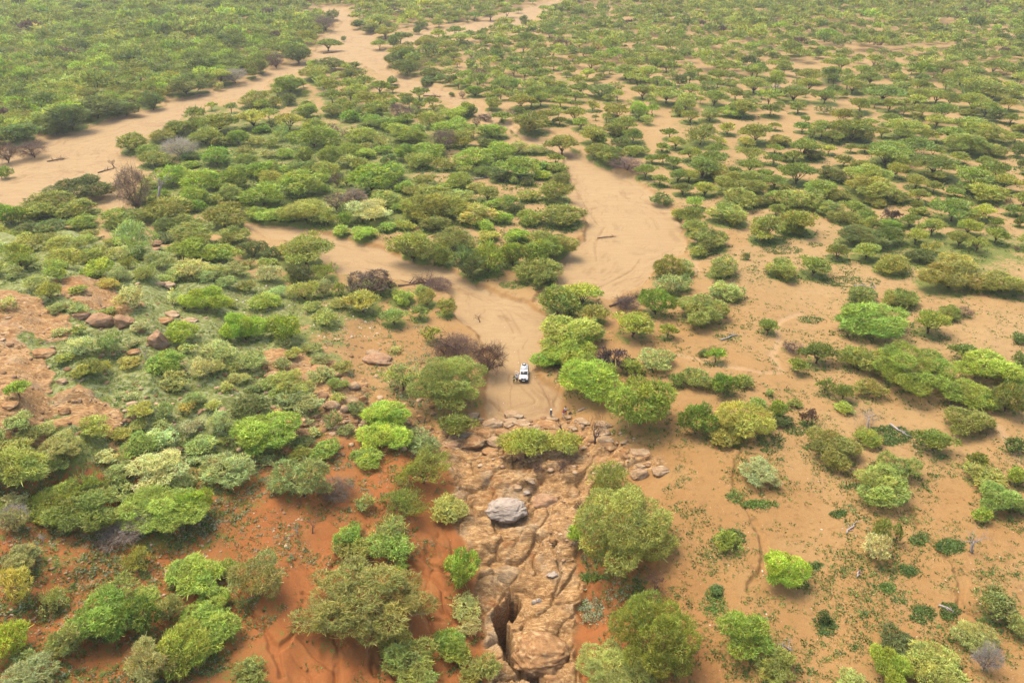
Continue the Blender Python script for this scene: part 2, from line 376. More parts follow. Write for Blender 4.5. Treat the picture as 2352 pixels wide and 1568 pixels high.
def crown_umbrella(seed, n, L, W, two=True, pads=11, gap=.12):
    r = np.random.default_rng(seed); C = []
    for i in range(pads):
        a = 2 * math.pi * i / pads * 2.4 + r.uniform(-.4, .4); q = math.sqrt((i + .3) / pads) * .70
        C.append((math.cos(a) * q, math.sin(a) * q, -.16 * q * q * 2 + r.uniform(-.09, .09), r.uniform(.24, .40)))
    C.append((0, 0, .05, .45)); C = np.array(C)
    w = C[:, 3] ** 2; k = r.choice(len(C), n, p=w / w.sum())
    a = r.uniform(0, 2 * math.pi, n); q = np.sqrt(r.uniform(0, 1, n)) * (1 + .12 * r.normal(size=n))
    q = np.minimum(q, 1.15)
    th = .13 * (1 - np.minimum(q, 1) ** 2) ** .5
    top = r.uniform(-.45, 1.0, n)
    P = np.stack([C[k, 0] + np.cos(a) * q * C[k, 3], C[k, 1] + np.sin(a) * q * C[k, 3], C[k, 2] + th * top + .02 * r.normal(size=n)], 1)
    m = vn(P[:, 0] * 5, P[:, 1] * 5, seed) > -1 + gap * 2; P, k, q, a = P[m], k[m], q[m], a[m]
    out = np.stack([np.cos(a) * q, np.sin(a) * q, .35 + 0 * a], 1)
    D = unit(out + .55 * r.normal(size=out.shape) * [1, 1, .6])
    lob = np.stack([1 + .2 * r.uniform(-1, 1, len(C)), .5 * r.uniform(-1, 1, len(C))], 1)
    ls = L * r.uniform(.6, 1.4, len(P)); ws = W * r.uniform(.7, 1.3, len(P))
    V, F, Cc = leaf_geo(P - D * ls[:, None] * .3, D, ls, ws, tints(len(P), r, lob[k]), r, two)
    e = 1 + .1 * r.uniform(-1, 1, 2); V[:, 0] *= e[0]; V[:, 1] *= e[1]
    V[:, 2] = V[:, 2] * 1.45 + 1.0
    return V, F, Cc, C
def limbs(seed, ends, base=.05, fork=.3, lean=.06, sides=6, sub=True):
    """trunk that forks low and spreads to the given end points"""
    r = np.random.default_rng(seed); b = Bag(); f = np.array([r.uniform(-lean, lean), r.uniform(-lean, lean), fork])
    nt = r.integers(1, 3)
    b.tube([(0, 0, -.12), (f[0] * .3, f[1] * .3, fork * .5), f], [base * 1.35, base, base * .9], sides)
    for e in ends:
        e = np.array(e[:3]); m1 = f + (e - f) * np.array([.35, .35, .30]) + r.normal(size=3) * .03; m2 = f + (e - f) * np.array([.72, .72, .66]) + r.normal(size=3) * .04
        b.tube([f - (0, 0, .02), m1, m2, e], [base * .62, base * .45, base * .3, base * .12], max(4, sides - 1))
        if sub:
            for j in range(2):
                s = m2 + r.normal(size=3) * np.array([.2, .2, .08]) + (e - m2) * .5
                b.tube([m1 * .5 + m2 * .5, (m2 + s) / 2, s], [base * .3, base * .2, base * .08], 4)
    return b
def mk(name, V, F, C, mat): return np_mesh(name, V, F, mat, False, C)
PROTO = {}
def protos():
    # bins: 0 near and large, 1 middle, 2 small in the picture
    for i in range(5):
        if i < 3:
            V, F, C = crown_dome(150 + i, 26000, .046, .0115, k=34 + 8 * i, spread=.74, lo=.15, hi=.30); PROTO['D', 3, i] = mk('round_crown', V, F, C, M_LEAF)
            V, F, C = crown_dome(250 + i, 20000, .058, .0100, k=30 + 8 * i, gap=.16, up=.5, rough=.9, spread=.74, lo=.13, hi=.27); PROTO['L', 3, i] = mk('loose_crown', V, F, C, M_LEAF)
        for bin_, (n, L, W, two) in enumerate(((9500, .085, .020, True), (3200, .13, .034, True), (900, .20, .075, False))):
            if bin_ == 2 and i > 3: continue
            V, F, C = crown_dome(100 + i, n, L, W, k=(20, 26, 32, 17, 38)[i], two=two, spread=.68, lo=.20, hi=.36)
            PROTO['D', bin_, i] = mk('round_crown', V, F, C, M_LEAF)
            V, F, C = crown_dome(200 + i, int(n * .62), L * 1.15, W * .9, k=(18, 24, 14, 20, 28)[i], gap=.16, two=two, up=.5, rough=.9, spread=.68, lo=.18, hi=.34)
            PROTO['L', bin_, i] = mk('loose_crown', V, F, C, M_LEAF)
            n2 = int(n * .8)
            V, F, C, pads = crown_umbrella(300 + i, n2, L * .9, W * 1.0, two, pads=(10, 13, 9, 15, 11)[i])
            PROTO['U', bin_, i] = mk('flat_crown', V, F, C, M_LEAF)
            ends = [(p[0] * .85, p[1] * .85, .92 + p[2]) for p in pads[:(7 if bin_ < 2 else 4)]]
            PROTO['Ut', bin_, i] = limbs(310 + i, ends, .048, .28 if i % 2 else .18, sides=6 if bin_ < 2 else 4, sub=bin_ < 2).mesh('forked_trunk', M_BARK, True)
        for bin_, (n, L, W) in enumerate(((3400, .085, .016), (1500, .12, .03), (500, .17, .06))):
            V, F, C, pads = crown_umbrella(400 + i, n, L, W, True, pads=14, gap=.3)
            r = np.random.default_rng(i); V[:, 2] += .35 * vn(V[:, 0] * 2, V[:, 1] * 2, i) - .12
            PROTO['Z', bin_, i] = mk('open_crown', V, F, C, M_LEAF)
            ends = [(p[0] * .95, p[1] * .95, .95 + p[2] + .3 * float(vn(p[0] * 2, p[1] * 2, i)) - .1) for p in pads]
            PROTO['Zt', bin_, i] = limbs(410 + i, ends, .036, .3, sub=bin_ < 2, sides=6 if bin_ < 2 else 4).mesh('open_trunk', M_BARK, True)
        # stems of bushes
        r = np.random.default_rng(500 + i); ends = []
        for j in range(9):
            a = j * 2.4 + r.uniform(-.3, .3); ends.append((math.cos(a) * .6, math.sin(a) * .6, r.uniform(.5, 1.2)))
        PROTO['Dt', 0, i] = limbs(510 + i, ends, .040, .16, sub=True).mesh('bush_stems', M_BARK, True)
        # bare shrubs: arching twigs only
        for bin_, n in enumerate((3400, 1700, 600)):
            r = np.random.default_rng(600 + i); C = lobes_dome(r, 14, .6, .2, .36)
            P, d, kk = fill(C, n, r, .5)
            D = unit(d + .8 * r.normal(size=d.shape) + (0, 0, .2)); w = (.009, .016, .035)[bin_]
            V, F, Cc = leaf_geo(P * .95, D, .26 * r.uniform(.5, 1.5, len(P)), np.full(len(P), w), tints(len(P), r, None, .35), r, True)
            V[:, 2] = np.maximum(V[:, 2], -.85) + .85
            b = limbs(610 + i, [(c[0], c[1], c[2] + .85) for c in C[:12]], .04, .15)
            PROTO['B', bin_, i] = mk('bare_twigs', V, F, Cc, M_LEAF)
            PROTO['Bt', bin_, i] = b.mesh('bare_limbs', M_DEAD, True)
protos()
# ------------------------------------------------------------------ the ground sheet
def build_ground(trees):
    yr = np.concatenate([[-1500, -500, -150, -20, 25, 42, 50], np.geomspace(55, 830, 1050), [860, 900, 960, 1050, 1200, 1500, 1900, 2500, 3200]])
    cc = np.linspace(-1, 1, 960)
    out = np.array([1.06, 1.15, 1.3, 1.6, 2.2])
    c = np.concatenate([-out[::-1], cc, out])
    hw = 0.70 * (np.maximum(yr, 40) * CP + CAM_H * SP)
    X = c[None, :] * hw[:, None]
    far = np.maximum(0, np.abs(c) - 1.3) / .9
    X = X + np.sign(c)[None, :] * (far ** 2)[None, :] * 1600
    Y = np.repeat(yr[:, None], len(c), 1)
    nr, nc = X.shape
    x, y = X.ravel(), Y.ravel()
    f = fields(x, y)
    px, py = f['px'], f['py']
    h = f['h']; riv = f['riv']
    # masks -----------------------------------------------------------
    sand = sst(.35, -.6, riv)
    n1 = fbm(x / 18, y / 18, 51); n2 = fbm(x / 5, y / 5, 52); n3 = fbm(x / 1.4, y / 1.4, 53)
    hill = f['hill'] * sst(1230, 1100, py + n1 * 60 + .12 * px)
    red = .10 + .30 * sst(780, 1250, py) * sst(1900, 1300, px) + .5 * np.exp(-((px - 1370) / 60) ** 2 - ((py - 1370) / 110) ** 2) + .72 * sst(1050, 1250, py + .1 * px) * sst(1150, 950, px) * (.62 + .38 * sst(150, 650, px + 120 * n2)) + .25 * sst(900, 1500, py)
    red = red + .24 * sst(420, 700, py) * sst(2100, 1500, px) * .7 + n1 * .18 + .3 * f['gul'] + .12 * sst(500, 900, py)
    red = red + .26 * sst(.9, .1, np.abs(riv - .2)) * sst(330, 480, py)                    # cut banks
    red = np.clip(red, 0, 1.1)
    rock = np.clip(f['rock'] + f['slab'], 0, 1)
    # thin plant cover that colours the soil
    green = .10 + .52 * hill + .14 * sst(1050, 1200, py) * sst(800, 500, px) + .18 * sst(.1, .5, n1) * sst(560, 380, py)
    green += .30 * sst(560, 480, py) * sst(200, 330, py) * sst(300, 420, px) * sst(1150, 900, px)       # island thicket floor
    green += .55 * sst(860, 960, 0 * py + 900 - np.maximum(0, riv) * 3) * 0
    green += .35 * np.exp(-((px - 2200) / 260) ** 2 - ((py - 590) / 60) ** 2)                           # grassy hollow
    green += .25 * np.exp(-((px - 800) / 200) ** 2 - ((py - 700) / 70) ** 2)
    fa = np.zeros((nr, nc)); sh = np.zeros((nr, nc))
    for (tx, ty, tr, amt) in trees:                                                      # herbs that grow under each crown
        r = tr * 1.25
        i0, i1 = np.searchsorted(yr, ty - r), np.searchsorted(yr, ty + r)
        if i1 <= i0: continue
        hwm = .70 * (ty * CP + CAM_H * SP)
        j0, j1 = np.searchsorted(c, (tx - r) / hwm - .004), np.searchsorted(c, (tx + r) / hwm + .004)
        if j1 <= j0: continue
        d = np.hypot(X[i0:i1, j0:j1] - tx, Y[i0:i1, j0:j1] - ty) / r
        fa[i0:i1, j0:j1] = np.maximum(fa[i0:i1, j0:j1], amt * sst(1.0, .45, d))
        sh[i0:i1, j0:j1] = np.maximum(sh[i0:i1, j0:j1], sst(1.1, .3, d))
    fa = fa.ravel(); sh = sh.ravel()
    green = np.clip(green + fa * .62 * sst(900, 420, py) + fa * .25, 0, 1) * (1 - sand * .93) * (1 - rock * .85)
    # damp streaks and little channels on the sand
    ang = np.where(px < 1000, .35, -.25)
    along = x * .9 + y * .25; 
    streak = ridged(riv / 1.7 + 1.2 * vn(along / 14, y / 20, 61), along / 26, 62, 3)
    damp = .55 * sst(.5, 1, streak) * sst(-.1, .5, n2) + .5 * sst(.25, .6, fbm(x / 9, y / 4, 66, 4)) * sst(.0, .4, n3 + n2)
    damp = damp * sand
    ph = (riv + 2.2 * vn(x / 11, y / 11, 63) + .5 * vn(x / 2.6, y / 2.6, 64)) / 3.4
    damp = damp + .75 * sand * np.exp(-((ph - np.round(ph)) / .045) ** 2) * sst(.05, .45, vn(x / 8, y / 6, 65) + .25 * n3)
    for off in (-.75, .75):
        tr = sdist(x, y, world_poly([(1204, 845), (1198, 800), (1186, 760), (1160, 715), (1120, 690), (1060, 668), (990, 640), (900, 612)]) + np.array([off, 0]), False)
        damp = damp + .55 * sand * sst(.30, .08, tr) * sst(-.4, .1, n2)
    wet = np.exp(-((px - 1310) / 60) ** 2 - ((py - 880) / 26) ** 2) * sst(-.3, .5, n2) * sand
    damp = np.clip(damp + wet * 1.0, 0, 1)
    path = np.zeros(x.shape)
    for pl in ([(1780, 760), (1786, 800), (1768, 835), (1775, 850), (1792, 874), (1740, 878), (1650, 860), (1560, 830)], [(1840, 730), (1790, 752), (1780, 770)],
               [(1560, 470), (1640, 520), (1590, 580), (1600, 640)], [(2120, 930), (2200, 960), (2280, 1010), (2330, 1100)]):
        m = (y < 200) & (x > 10)
        path[m] = np.maximum(path[m], sst(1.0, .25, sdist(x[m], y[m], world_poly(pl), False) + .35 * n3[m]))
    h = h - .12 * path - .06 * damp
    cutline = np.zeros(x.shape)
    for pl in ([(1330, 445), (1346, 478), (1362, 500), (1376, 520)], [(1362, 668), (1400, 650), (1452, 622), (1468, 600)], [(1370, 600), (1366, 560), (1390, 520)],
               [(1290, 890), (1275, 915), (1272, 930)], [(1228, 868), (1248, 890), (1262, 915), (1268, 935)], [(1060, 870), (1120, 915), (1160, 945)], [(70, 410), (150, 390), (260, 372), (350, 365)],
               [(380, 300), (480, 262), (580, 230)], [(120, 345), (260, 310), (420, 262)]):
        m = (riv < 3)
        cutline[m] = np.maximum(cutline[m], sst(.6, .1, sdist(x[m], y[m], world_poly(pl), False) + .3 * n3[m] + .2))
    rut = np.zeros(x.shape)
    for pl, w_ in ([[(2083, 1200), (2092, 1222), (2110, 1250), (2150, 1300), (2178, 1330), (2195, 1372), (2192, 1420), (2230, 1452), (2250, 1470)], .55], [[(1686, 1078), (1684, 1120), (1690, 1160), (1716, 1200), (1742, 1240), (1752, 1300), (1742, 1335), (1715, 1375)], .5],
               [[(1640, 1010), (1700, 1060), (1686, 1090)], .4], [[(1580, 330), (1570, 300), (1540, 280)], .9], [[(1545, 480), (1560, 500), (1575, 530)], .5], [[(1330, 1345), (1420, 1350), (1540, 1400), (1560, 1440)], .7],
               [[(770, 1568), (778, 1500), (760, 1430), (700, 1380)], .5], [[(560, 1400), (600, 1450), (640, 1520), (650, 1568)], .45], [[(640, 1520), (680, 1470), (700, 1400)], .35], [[(960, 1270), (1010, 1290), (1060, 1310)], .4], [[(960, 1345), (1040, 1400)], .4], [[(950, 1395), (1040, 1400)], .35]):
        m = (y < 260)
        rut[m] = np.maximum(rut[m], sst(w_ * 1.5, w_ * .3, sdist(x[m], y[m], world_poly(pl), False) + .45 * n3[m] + .3 * n2[m] + .1))
    rut *= (1 - rock)
    cutline = np.maximum(cutline, rut * .55)
    h = h - .25 * cutline - .35 * rut
    V = np.stack([x, y, h], 1)
    idx = np.arange(nr * nc).reshape(nr, nc)
    F = np.stack([idx[:-1, :-1], idx[:-1, 1:], idx[1:, 1:], idx[1:, :-1]], -1).reshape(-1, 4)
    me = np_mesh('ground', V, F, None, True, np.stack([sand, rock, green, red], 1), 'soil')
    a = me.attributes.new('detail', 'FLOAT_COLOR', 'POINT')
    a.data.foreach_set('color', np.stack([np.clip(damp + .7 * cutline, 0, 1), np.clip(hill, 0, 1), sst(420, 120, py), path], 1).astype(np.float32).ravel())
    o = link('ground', me); tag(o, kind='structure')
    # material ----------------------------------------------------------
    m, N, L, b = mat_new('ground', .95, .1); me.materials.append(m)
    def node(t, **k):
        n = N.new(t)
        for a_, v in k.items(): setattr(n, a_, v)
        return n
    tc = node('ShaderNodeTexCoord'); P = tc.outputs['Object']
    def noise(scale, det=5, rough=.6, vec=None, dist=0.):
        n = node('ShaderNodeTexNoise'); n.inputs['Scale'].default_value = scale; n.inputs['Detail'].default_value = det
        n.inputs['Roughness'].default_value = rough; n.inputs['Distortion'].default_value = dist; L.new(vec or P, n.inputs['Vector']); return n.outputs[0]
    def math_(op, a_, b_, clamp=False):
        n = node('ShaderNodeMath', operation=op, use_clamp=clamp)
        for i, v in enumerate((a_, b_)):
            if isinstance(v, (int, float)): n.inputs[i].default_value = v
            else: L.new(v, n.inputs[i])
        return n.outputs[0]
    def ramp(v, lo, hi, a_=0., b_=1.):
        n = node('ShaderNodeMapRange'); n.interpolation_type = 'SMOOTHSTEP'
        for i, q in enumerate((lo, hi, a_, b_)): n.inputs[i + 1].default_value = q
        L.new(v, n.inputs[0]); return n.outputs[0]
    def mix(f_, a_, b_, mode='MIX'):
        n = node('ShaderNodeMix', data_type='RGBA', blend_type=mode)
        if isinstance(f_, (int, float)): n.inputs[0].default_value = f_
        else: L.new(f_, n.inputs[0])
        for i, v in ((6, a_), (7, b_)):
            if isinstance(v, tuple): n.inputs[i].default_value = (*v, 1)
            else: L.new(v, n.inputs[i])
        return n.outputs[2]
    at = node('ShaderNodeAttribute', attribute_name='soil'); se = node('ShaderNodeSeparateColor'); L.new(at.outputs['Color'], se.inputs[0])
    sand_, rock_, green_ = se.outputs; red_ = at.outputs['Alpha']
    at2 = node('ShaderNodeAttribute', attribute_name='detail'); s2 = node('ShaderNodeSeparateColor'); L.new(at2.outputs['Color'], s2.inputs[0])
    damp_, hill_, far_ = s2.outputs; path_ = at2.outputs['Alpha']
    nf = noise(1.6, 9, .74); nm = noise(.35, 5, .6); nl = noise(.06, 4, .5); nx = noise(7.0, 3, .6)
    pale = mix(nm, SOIL['pale_a'], SOIL['pale_b'])
    orange = mix(nm, SOIL['orange_a'], SOIL['orange_b'])
    deep = mix(nm, SOIL['red_a'], SOIL['red_b'])
    rr = math_('ADD', red_, math_('MULTIPLY', math_('SUBTRACT', nf, .5), .35))
    soil = mix(ramp(rr, .05, .55), pale, orange); soil = mix(ramp(rr, .6, 1.0), soil, deep)
    sandc = mix(ramp(red_, .15, .8), mix(nm, SOIL['sand_a'], SOIL['sand_b']), mix(nm, SOIL['sand_c'], SOIL['sand_d']))
    soil = mix(math_('MULTIPLY', ramp(noise(.8, 8, .78), .53, .64), .55), soil, SOIL['litter'])
    soil = mix(ramp(noise(.13, 6, .65), .50, .66, 0, .45), soil, mix(ramp(rr, .5, .9), SOIL['pale_b'], SOIL['orange_b']))
    # long drift marks in the sand
    mp = node('ShaderNodeMapping'); mp.inputs['Scale'].default_value = (.10, .75, 1); mp.inputs['Rotation'].default_value = (0, 0, .32); L.new(P, mp.inputs['Vector'])
    dr = noise(1.0, 6, .65, mp.outputs[0], 1.2)
    sandc = mix(ramp(dr, .36, .62, .0, .45), sandc, SOIL['sand_dark']); sandc = mix(ramp(noise(1.1, 8, .75), .48, .66, 0, .45), sandc, SOIL['sand_dark'])
    sandc = mix(math_('MULTIPLY', damp_, .62), sandc, SOIL['damp'])
    base = mix(sand_, soil, sandc)
    base = mix(math_('MULTIPLY', path_, .5), base, SOIL['path'])
    # hillside gravel
    vo = node('ShaderNodeTexVoronoi'); vo.inputs['Scale'].default_value = 2.4; L.new(P, vo.inputs['Vector'])
    vs = node('ShaderNodeSeparateColor'); L.new(vo.outputs['Color'], vs.inputs[0])
    gr = mix(vs.outputs[0], SOIL['gravel_a'], SOIL['gravel_b'])
    base = mix(math_('MULTIPLY', math_('MULTIPLY', hill_, ramp(nx, .42, .6)), ramp(nm, .35, .6, .3, .9)), base, gr)
    # layered rock
    mp2 = node('ShaderNodeMapping'); mp2.inputs['Scale'].default_value = (.35, .9, 3.2); mp2.inputs['Rotation'].default_value = (.25, .1, -.25); L.new(P, mp2.inputs['Vector'])
    st = noise(1.2, 7, .7, mp2.outputs[0], 1.4)
    rk = mix(ramp(st, .34, .62), SOIL['rock_a'], SOIL['rock_b'])
    rk = mix(ramp(noise(.22, 4), .5, .7, 0, .7), rk, SOIL['rock_c'])
    mp3 = node('ShaderNodeMapping'); mp3.inputs['Scale'].default_value = (.5, 2.4, 2.4); mp3.inputs['Rotation'].default_value = (0, 0, -.35); L.new(P, mp3.inputs['Vector'])
    s3 = noise(.62, 6, .62, mp3.outputs[0], 2.6)
    rk = mix(ramp(s3, .53, .60, 0, .75), rk, SOIL['rock_d']); rk = mix(ramp(s3, .46, .40, 0, .55), rk, SOIL['rock_a'])
    rk = mix(math_('MULTIPLY', ramp(nf, .56, .68), .4), rk, SOIL['rock_d'])
    rk = mix(ramp(noise(.16, 5, .65), .56, .68, 0, .7), rk, SOIL['orange_b']); rk = mix(ramp(noise(.21, 6, .7, None, .6), .57, .66, 0, .6), rk, deep)
    base = mix(rock_, base, rk)
    # plant speckle
    gthr = math_('ADD', math_('MULTIPLY', green_, .62), math_('MULTIPLY', math_('ADD', nf, math_('MULTIPLY', nm, .7)), .62))
    gmask = ramp(gthr, .70, .76)
    gcol = mix(ramp(nx, .4, .62), SOIL['herb_a'], SOIL['herb_b'])
    gcol = mix(math_('MULTIPLY', hill_, ramp(noise(1.1, 4), .45, .6)), gcol, SOIL['herb_c'])
    base = mix(math_('MULTIPLY', gmask, .85), base, gcol)
    fine = ramp(noise(9.0, 4, .75), .25, .75, .80, 1.18)
    v = node('ShaderNodeVectorMath', operation='SCALE'); L.new(base, v.inputs[0]); L.new(fine, v.inputs['Scale'])
    L.new(v.outputs[0], b.inputs['Base Color'])
    bp = node('ShaderNodeBump'); bp.inputs['Strength'].default_value = .55; bp.inputs['Distance'].default_value = .18
    hh = math_('ADD', math_('ADD', nf, math_('MULTIPLY', nx, .4)), math_('MULTIPLY', math_('MULTIPLY', st, rock_), 2.6))
    hh = math_('ADD', hh, math_('MULTIPLY', dr, math_('MULTIPLY', sand_, .5)))
    L.new(hh, bp.inputs['Height']); L.new(bp.outputs[0], b.inputs['Normal'])
    return o
SOIL = dict(litter=(.125, .070, .030), pale_a=(0.270, 0.184, 0.084), pale_b=(0.216, 0.140, 0.058), orange_a=(0.227, 0.131, 0.050), orange_b=(0.184, 0.099, 0.033), red_a=(.225, .086, .027), red_b=(.172, .060, .017),
    sand_a=(0.284, 0.203, 0.100), sand_b=(0.239, 0.166, 0.077), sand_c=(0.216, 0.135, 0.063), sand_d=(0.180, 0.108, 0.046), sand_dark=(.215, .134, .070), damp=(.130, .070, .032), path=(.30, .20, .108),
    gravel_a=(.20, .120, .068), gravel_b=(.33, .250, .16), rock_a=(.140, .072, .028), rock_b=(.285, .168, .070), rock_c=(.245, .190, .120), rock_d=(.385, .262, .125),
    herb_a=(.060, .095, .018), herb_b=(.115, .140, .030), herb_c=(.175, .205, .085))
# ------------------------------------------------------------------ every plant that can be told apart, read off the photograph tile by tile
# columns: x y width height of the crown inside the tile, then form + colour
#   forms  U flat-topped with trunk, D dense dome, L loose bush, Z open see-through, B bare
#   colours a acacia green, l light olive, o olive, d dark, g fresh green, y lime, s sage, p pale sage, h mustard, b brown, w grey
T1 = """2050 375 220 140 Dd|2255 290 160 80 Ua|2285 110 120 70 Dd|1790 455 150 110 Do|1735 505 120 90 Do|1660 460 110 80 Dd|1515 500 160 110 Ul|1505 600 80 60 Ls|1275 590 280 140 Dd|1380 590 120 130 Dd
1090 645 130 80 Do|1045 700 160 130 Dd|935 670 170 90 Do|860 750 190 120 Dd|660 750 240 150 Dd|470 720 260 110 Ul|480 820 260 180 Dd|300 830 200 130 Do|370 860 170 130 Dd|150 810 180 90 Do|70 800 150 80 Ul|155 915 250 130 Dd
20 920 80 110 Dg|610 640 280 90 Ua|800 640 200 80 Do|740 545 130 90 Dg|960 490 160 100 Ua|120 610 150 60 Dg|330 640 180 80 Ul|230 690 160 80 Do|180 510 150 90 Dg|420 590 220 70 Ua|90 650 180 80 Do|950 410 170 80 Dg|1265 385 90 70 Dg
1160 510 130 60 Ul|1420 450 120 70 Ls|1240 440 120 50 Ua|1600 430 220 60 Ua|1740 360 100 70 Do|1540 370 110 70 Dg|1620 360 90 70 Zo|470 525 110 70 Do|590 510 140 70 Zo|780 575 110 70 Ul|330 545 100 60 Dg|50 500 120 80 Do|1350 355 110 50 Do
1060 415 80 50 Dd|1900 320 100 50 Dg|2120 260 130 90 Do|1990 250 120 70 Do|700 700 170 100 Do|560 560 150 80 Do|260 740 160 90 Dg|1180 620 110 70 Do|880 560 120 70 Dg|1010 610 130 70 Do|1830 400 120 90 Do
2250 450 230 90 Dd|2170 510 240 80 Do|1990 590 300 110 Do|2260 570 190 100 Ua|2270 650 110 70 Bb|1770 700 260 90 Do|1890 690 110 100 Zo|1990 690 110 80 Dd|1500 820 280 160 Ua|1340 830 130 100 Ua|1740 790 240 120 Ul|1980 810 180 70 Ul
2110 770 150 100 Do|2290 760 140 90 Do|1250 880 190 110 Do|1110 940 150 80 Do|1410 945 200 110 Do|1640 950 150 110 Dg|1530 975 130 60 Do|1940 915 110 120 Ls|910 990 180 130 Do|1040 1040 170 80 Dg|1060 1100 200 110 Do
1490 1080 210 130 Dg|2160 870 160 110 Dg|2160 950 250 160 Dg|2300 900 90 120 Bb|2090 1070 140 110 Do|2270 1080 170 150 Do|540 1310 350 140 Dd|330 1400 280 90 Do|260 1460 240 120 Do|530 1440 250 100 Do|570 1530 180 100 Dg|60 1480 180 160 Dg
1140 1440 280 130 Do|850 1500 260 70 Do|1540 1500 280 110 Do|1370 1420 90 80 Dg|1180 1210 190 140 Dg|1380 1260 230 170 Dg|1470 1230 130 120 Do|1610 1230 220 160 Dg|1650 1170 150 80 Dg|1810 1170 200 130 Dg|1870 1240 160 130 Do|1810 1350 250 160 Dg
2050 1270 280 180 Dg|2200 1230 150 80 Dg|2090 1150 170 90 Do|2250 1170 180 110 Do|2100 1460 300 160 Dl|2310 1390 130 160 Bb|2250 1490 150 130 Zo|2320 1240 90 130 Bb|1330 1350 180 130 Dg|30 1190 90 90 Do|1850 1060 110 50 Ls|1590 1330 160 120 Do"""
T2B = """30 75 90 60 Ua|200 50 110 60 Ua|340 105 190 80 Ua|510 150 230 90 Ua|640 115 100 60 Dd|740 165 150 70 Ua|920 150 190 90 Ua|1090 60 150 60 Dg|1110 120 190 80 Ua|1240 110 90 70 Ua|870 90 160 40 Ua|1540 85 130 60 Ua|1620 120 100 50 Ua|1720 115 100 40 Ua
1550 160 100 60 Dg|1900 75 110 50 Ua|1780 65 110 80 Ua|1410 20 80 50 Ua|660 215 90 60 Zo|330 255 110 60 Ua|440 205 120 50 Ua|520 210 90 50 Ua|120 290 190 80 Dd|85 345 120 90 Dd|325 365 185 75 Ul|520 330 180 90 Ua|590 410 240 90 Ul|820 425 200 100 Ua
1005 285 130 70 Ua|1090 230 200 80 Ua|1150 300 120 60 Ua|1300 220 120 70 Dd|1350 275 140 80 Dd|1540 245 120 70 Ua|1730 215 90 40 Ua|1640 280 250 70 Ua|1600 350 180 70 Ua|1900 210 200 60 Ua|1920 235 120 60 Ua|2050 240 120 50 Ua|1720 385 170 80 Ua
1870 370 130 70 Ua|2010 400 160 80 Ua|2140 400 150 90 Dg|1980 310 230 50 Ua|210 430 170 50 Ul|400 430 150 60 Ua|160 500 230 130 Do|420 500 220 80 Ua|600 500 170 90 Dd|1040 470 200 90 Ua|1320 400 220 110 Ua|1440 450 150 80 Ua|1300 510 200 80 Ua
1510 525 130 50 Ua|1160 565 130 60 Ul|1000 540 180 60 Ua|1450 590 110 60 Ua|1640 570 190 80 Ua|1355 620 110 50 Zs|1550 620 120 50 Ua|1990 580 160 90 Ua|1940 480 170 80 Ul|1850 540 140 50 Ua|2160 510 160 80 Zo|2190 620 200 80 Ul|1870 650 120 70 Ua
470 570 180 60 Ua|350 630 200 90 Do|500 625 150 70 Ua|700 600 150 50 Zs|810 640 200 60 Zs|1000 600 200 110 Ua|1010 665 130 80 Dd|890 690 200 70 Ul|690 710 150 60 Ua|540 710 130 80 Zo|450 700 70 50 Zo|220 735 140 40 Ul|1180 680 200 80 Ua|1340 700 140 60 Ua
1440 745 180 80 Ua|1190 780 200 110 Ua|1530 810 180 90 Ua|1420 850 130 80 Ua|1650 730 160 90 Ua|1530 690 130 70 Ua|1830 780 180 50 Ua|1790 720 130 90 Ua|2080 700 220 90 Ua|2270 730 160 100 Zo|2040 820 200 90 Ul|1930 900 210 90 Ul|2190 860 110 60 Ua
2120 920 100 50 Ua|2220 795 180 40 Ua|1800 840 110 50 Ua|1620 885 70 35 Ua|1570 940 170 70 Ua|1400 945 170 80 Ua|1960 985 240 50 Ua|2200 1050 320 150 Dd|2270 1130 110 60 Do|1180 940 230 90 Ua|1060 930 250 60 Ua|940 1010 190 100 Ua|800 850 200 150 Bb
650 950 180 100 Dg|750 1050 250 130 Dg|1010 850 220 90 Zl|600 1090 100 100 Bb|480 1085 90 50 Dd|250 850 280 130 Dd|200 930 200 100 Dd|350 900 150 100 Dd|480 930 170 120 Dd|600 850 200 80 Ua|170 960 130 80 Dd|100 1040 210 80 Ua|100 1180 190 120 Zo
680 780 90 60 Ls|270 1220 100 60 Zo|380 1240 110 70 Zo|640 1210 230 90 Ua|700 1280 160 110 Dd|950 1190 210 150 Do|1280 1120 280 110 Ul|1390 1150 180 90 Ua|1500 1100 240 100 Ua|1450 1020 260 70 Ua|1700 1040 250 80 Ua|1900 1080 200 90 Ua|1730 1140 200 80 Ua
1650 1220 120 70 Zo|1915 1185 120 60 Ua|2100 1190 180 100 Zo|2290 1260 140 180 Do|1050 1300 200 90 Ua|1160 1290 120 90 Bb|1250 1270 130 100 Dd|1380 1420 400 250 Do|1900 1270 280 80 Ua|1960 1380 220 150 Ua|1720 1370 150 80 Ua|1560 1300 250 80 Ua
2100 1500 250 120 Do|2290 1480 130 150 Do|510 1310 280 130 Dg|550 1400 200 80 Dg|250 1380 250 200 Do|110 1300 140 90 Dd|80 1500 190 130 Dg|470 1500 420 110 Dg|940 1510 340 120 Dg|760 1400 110 110 Bb"""
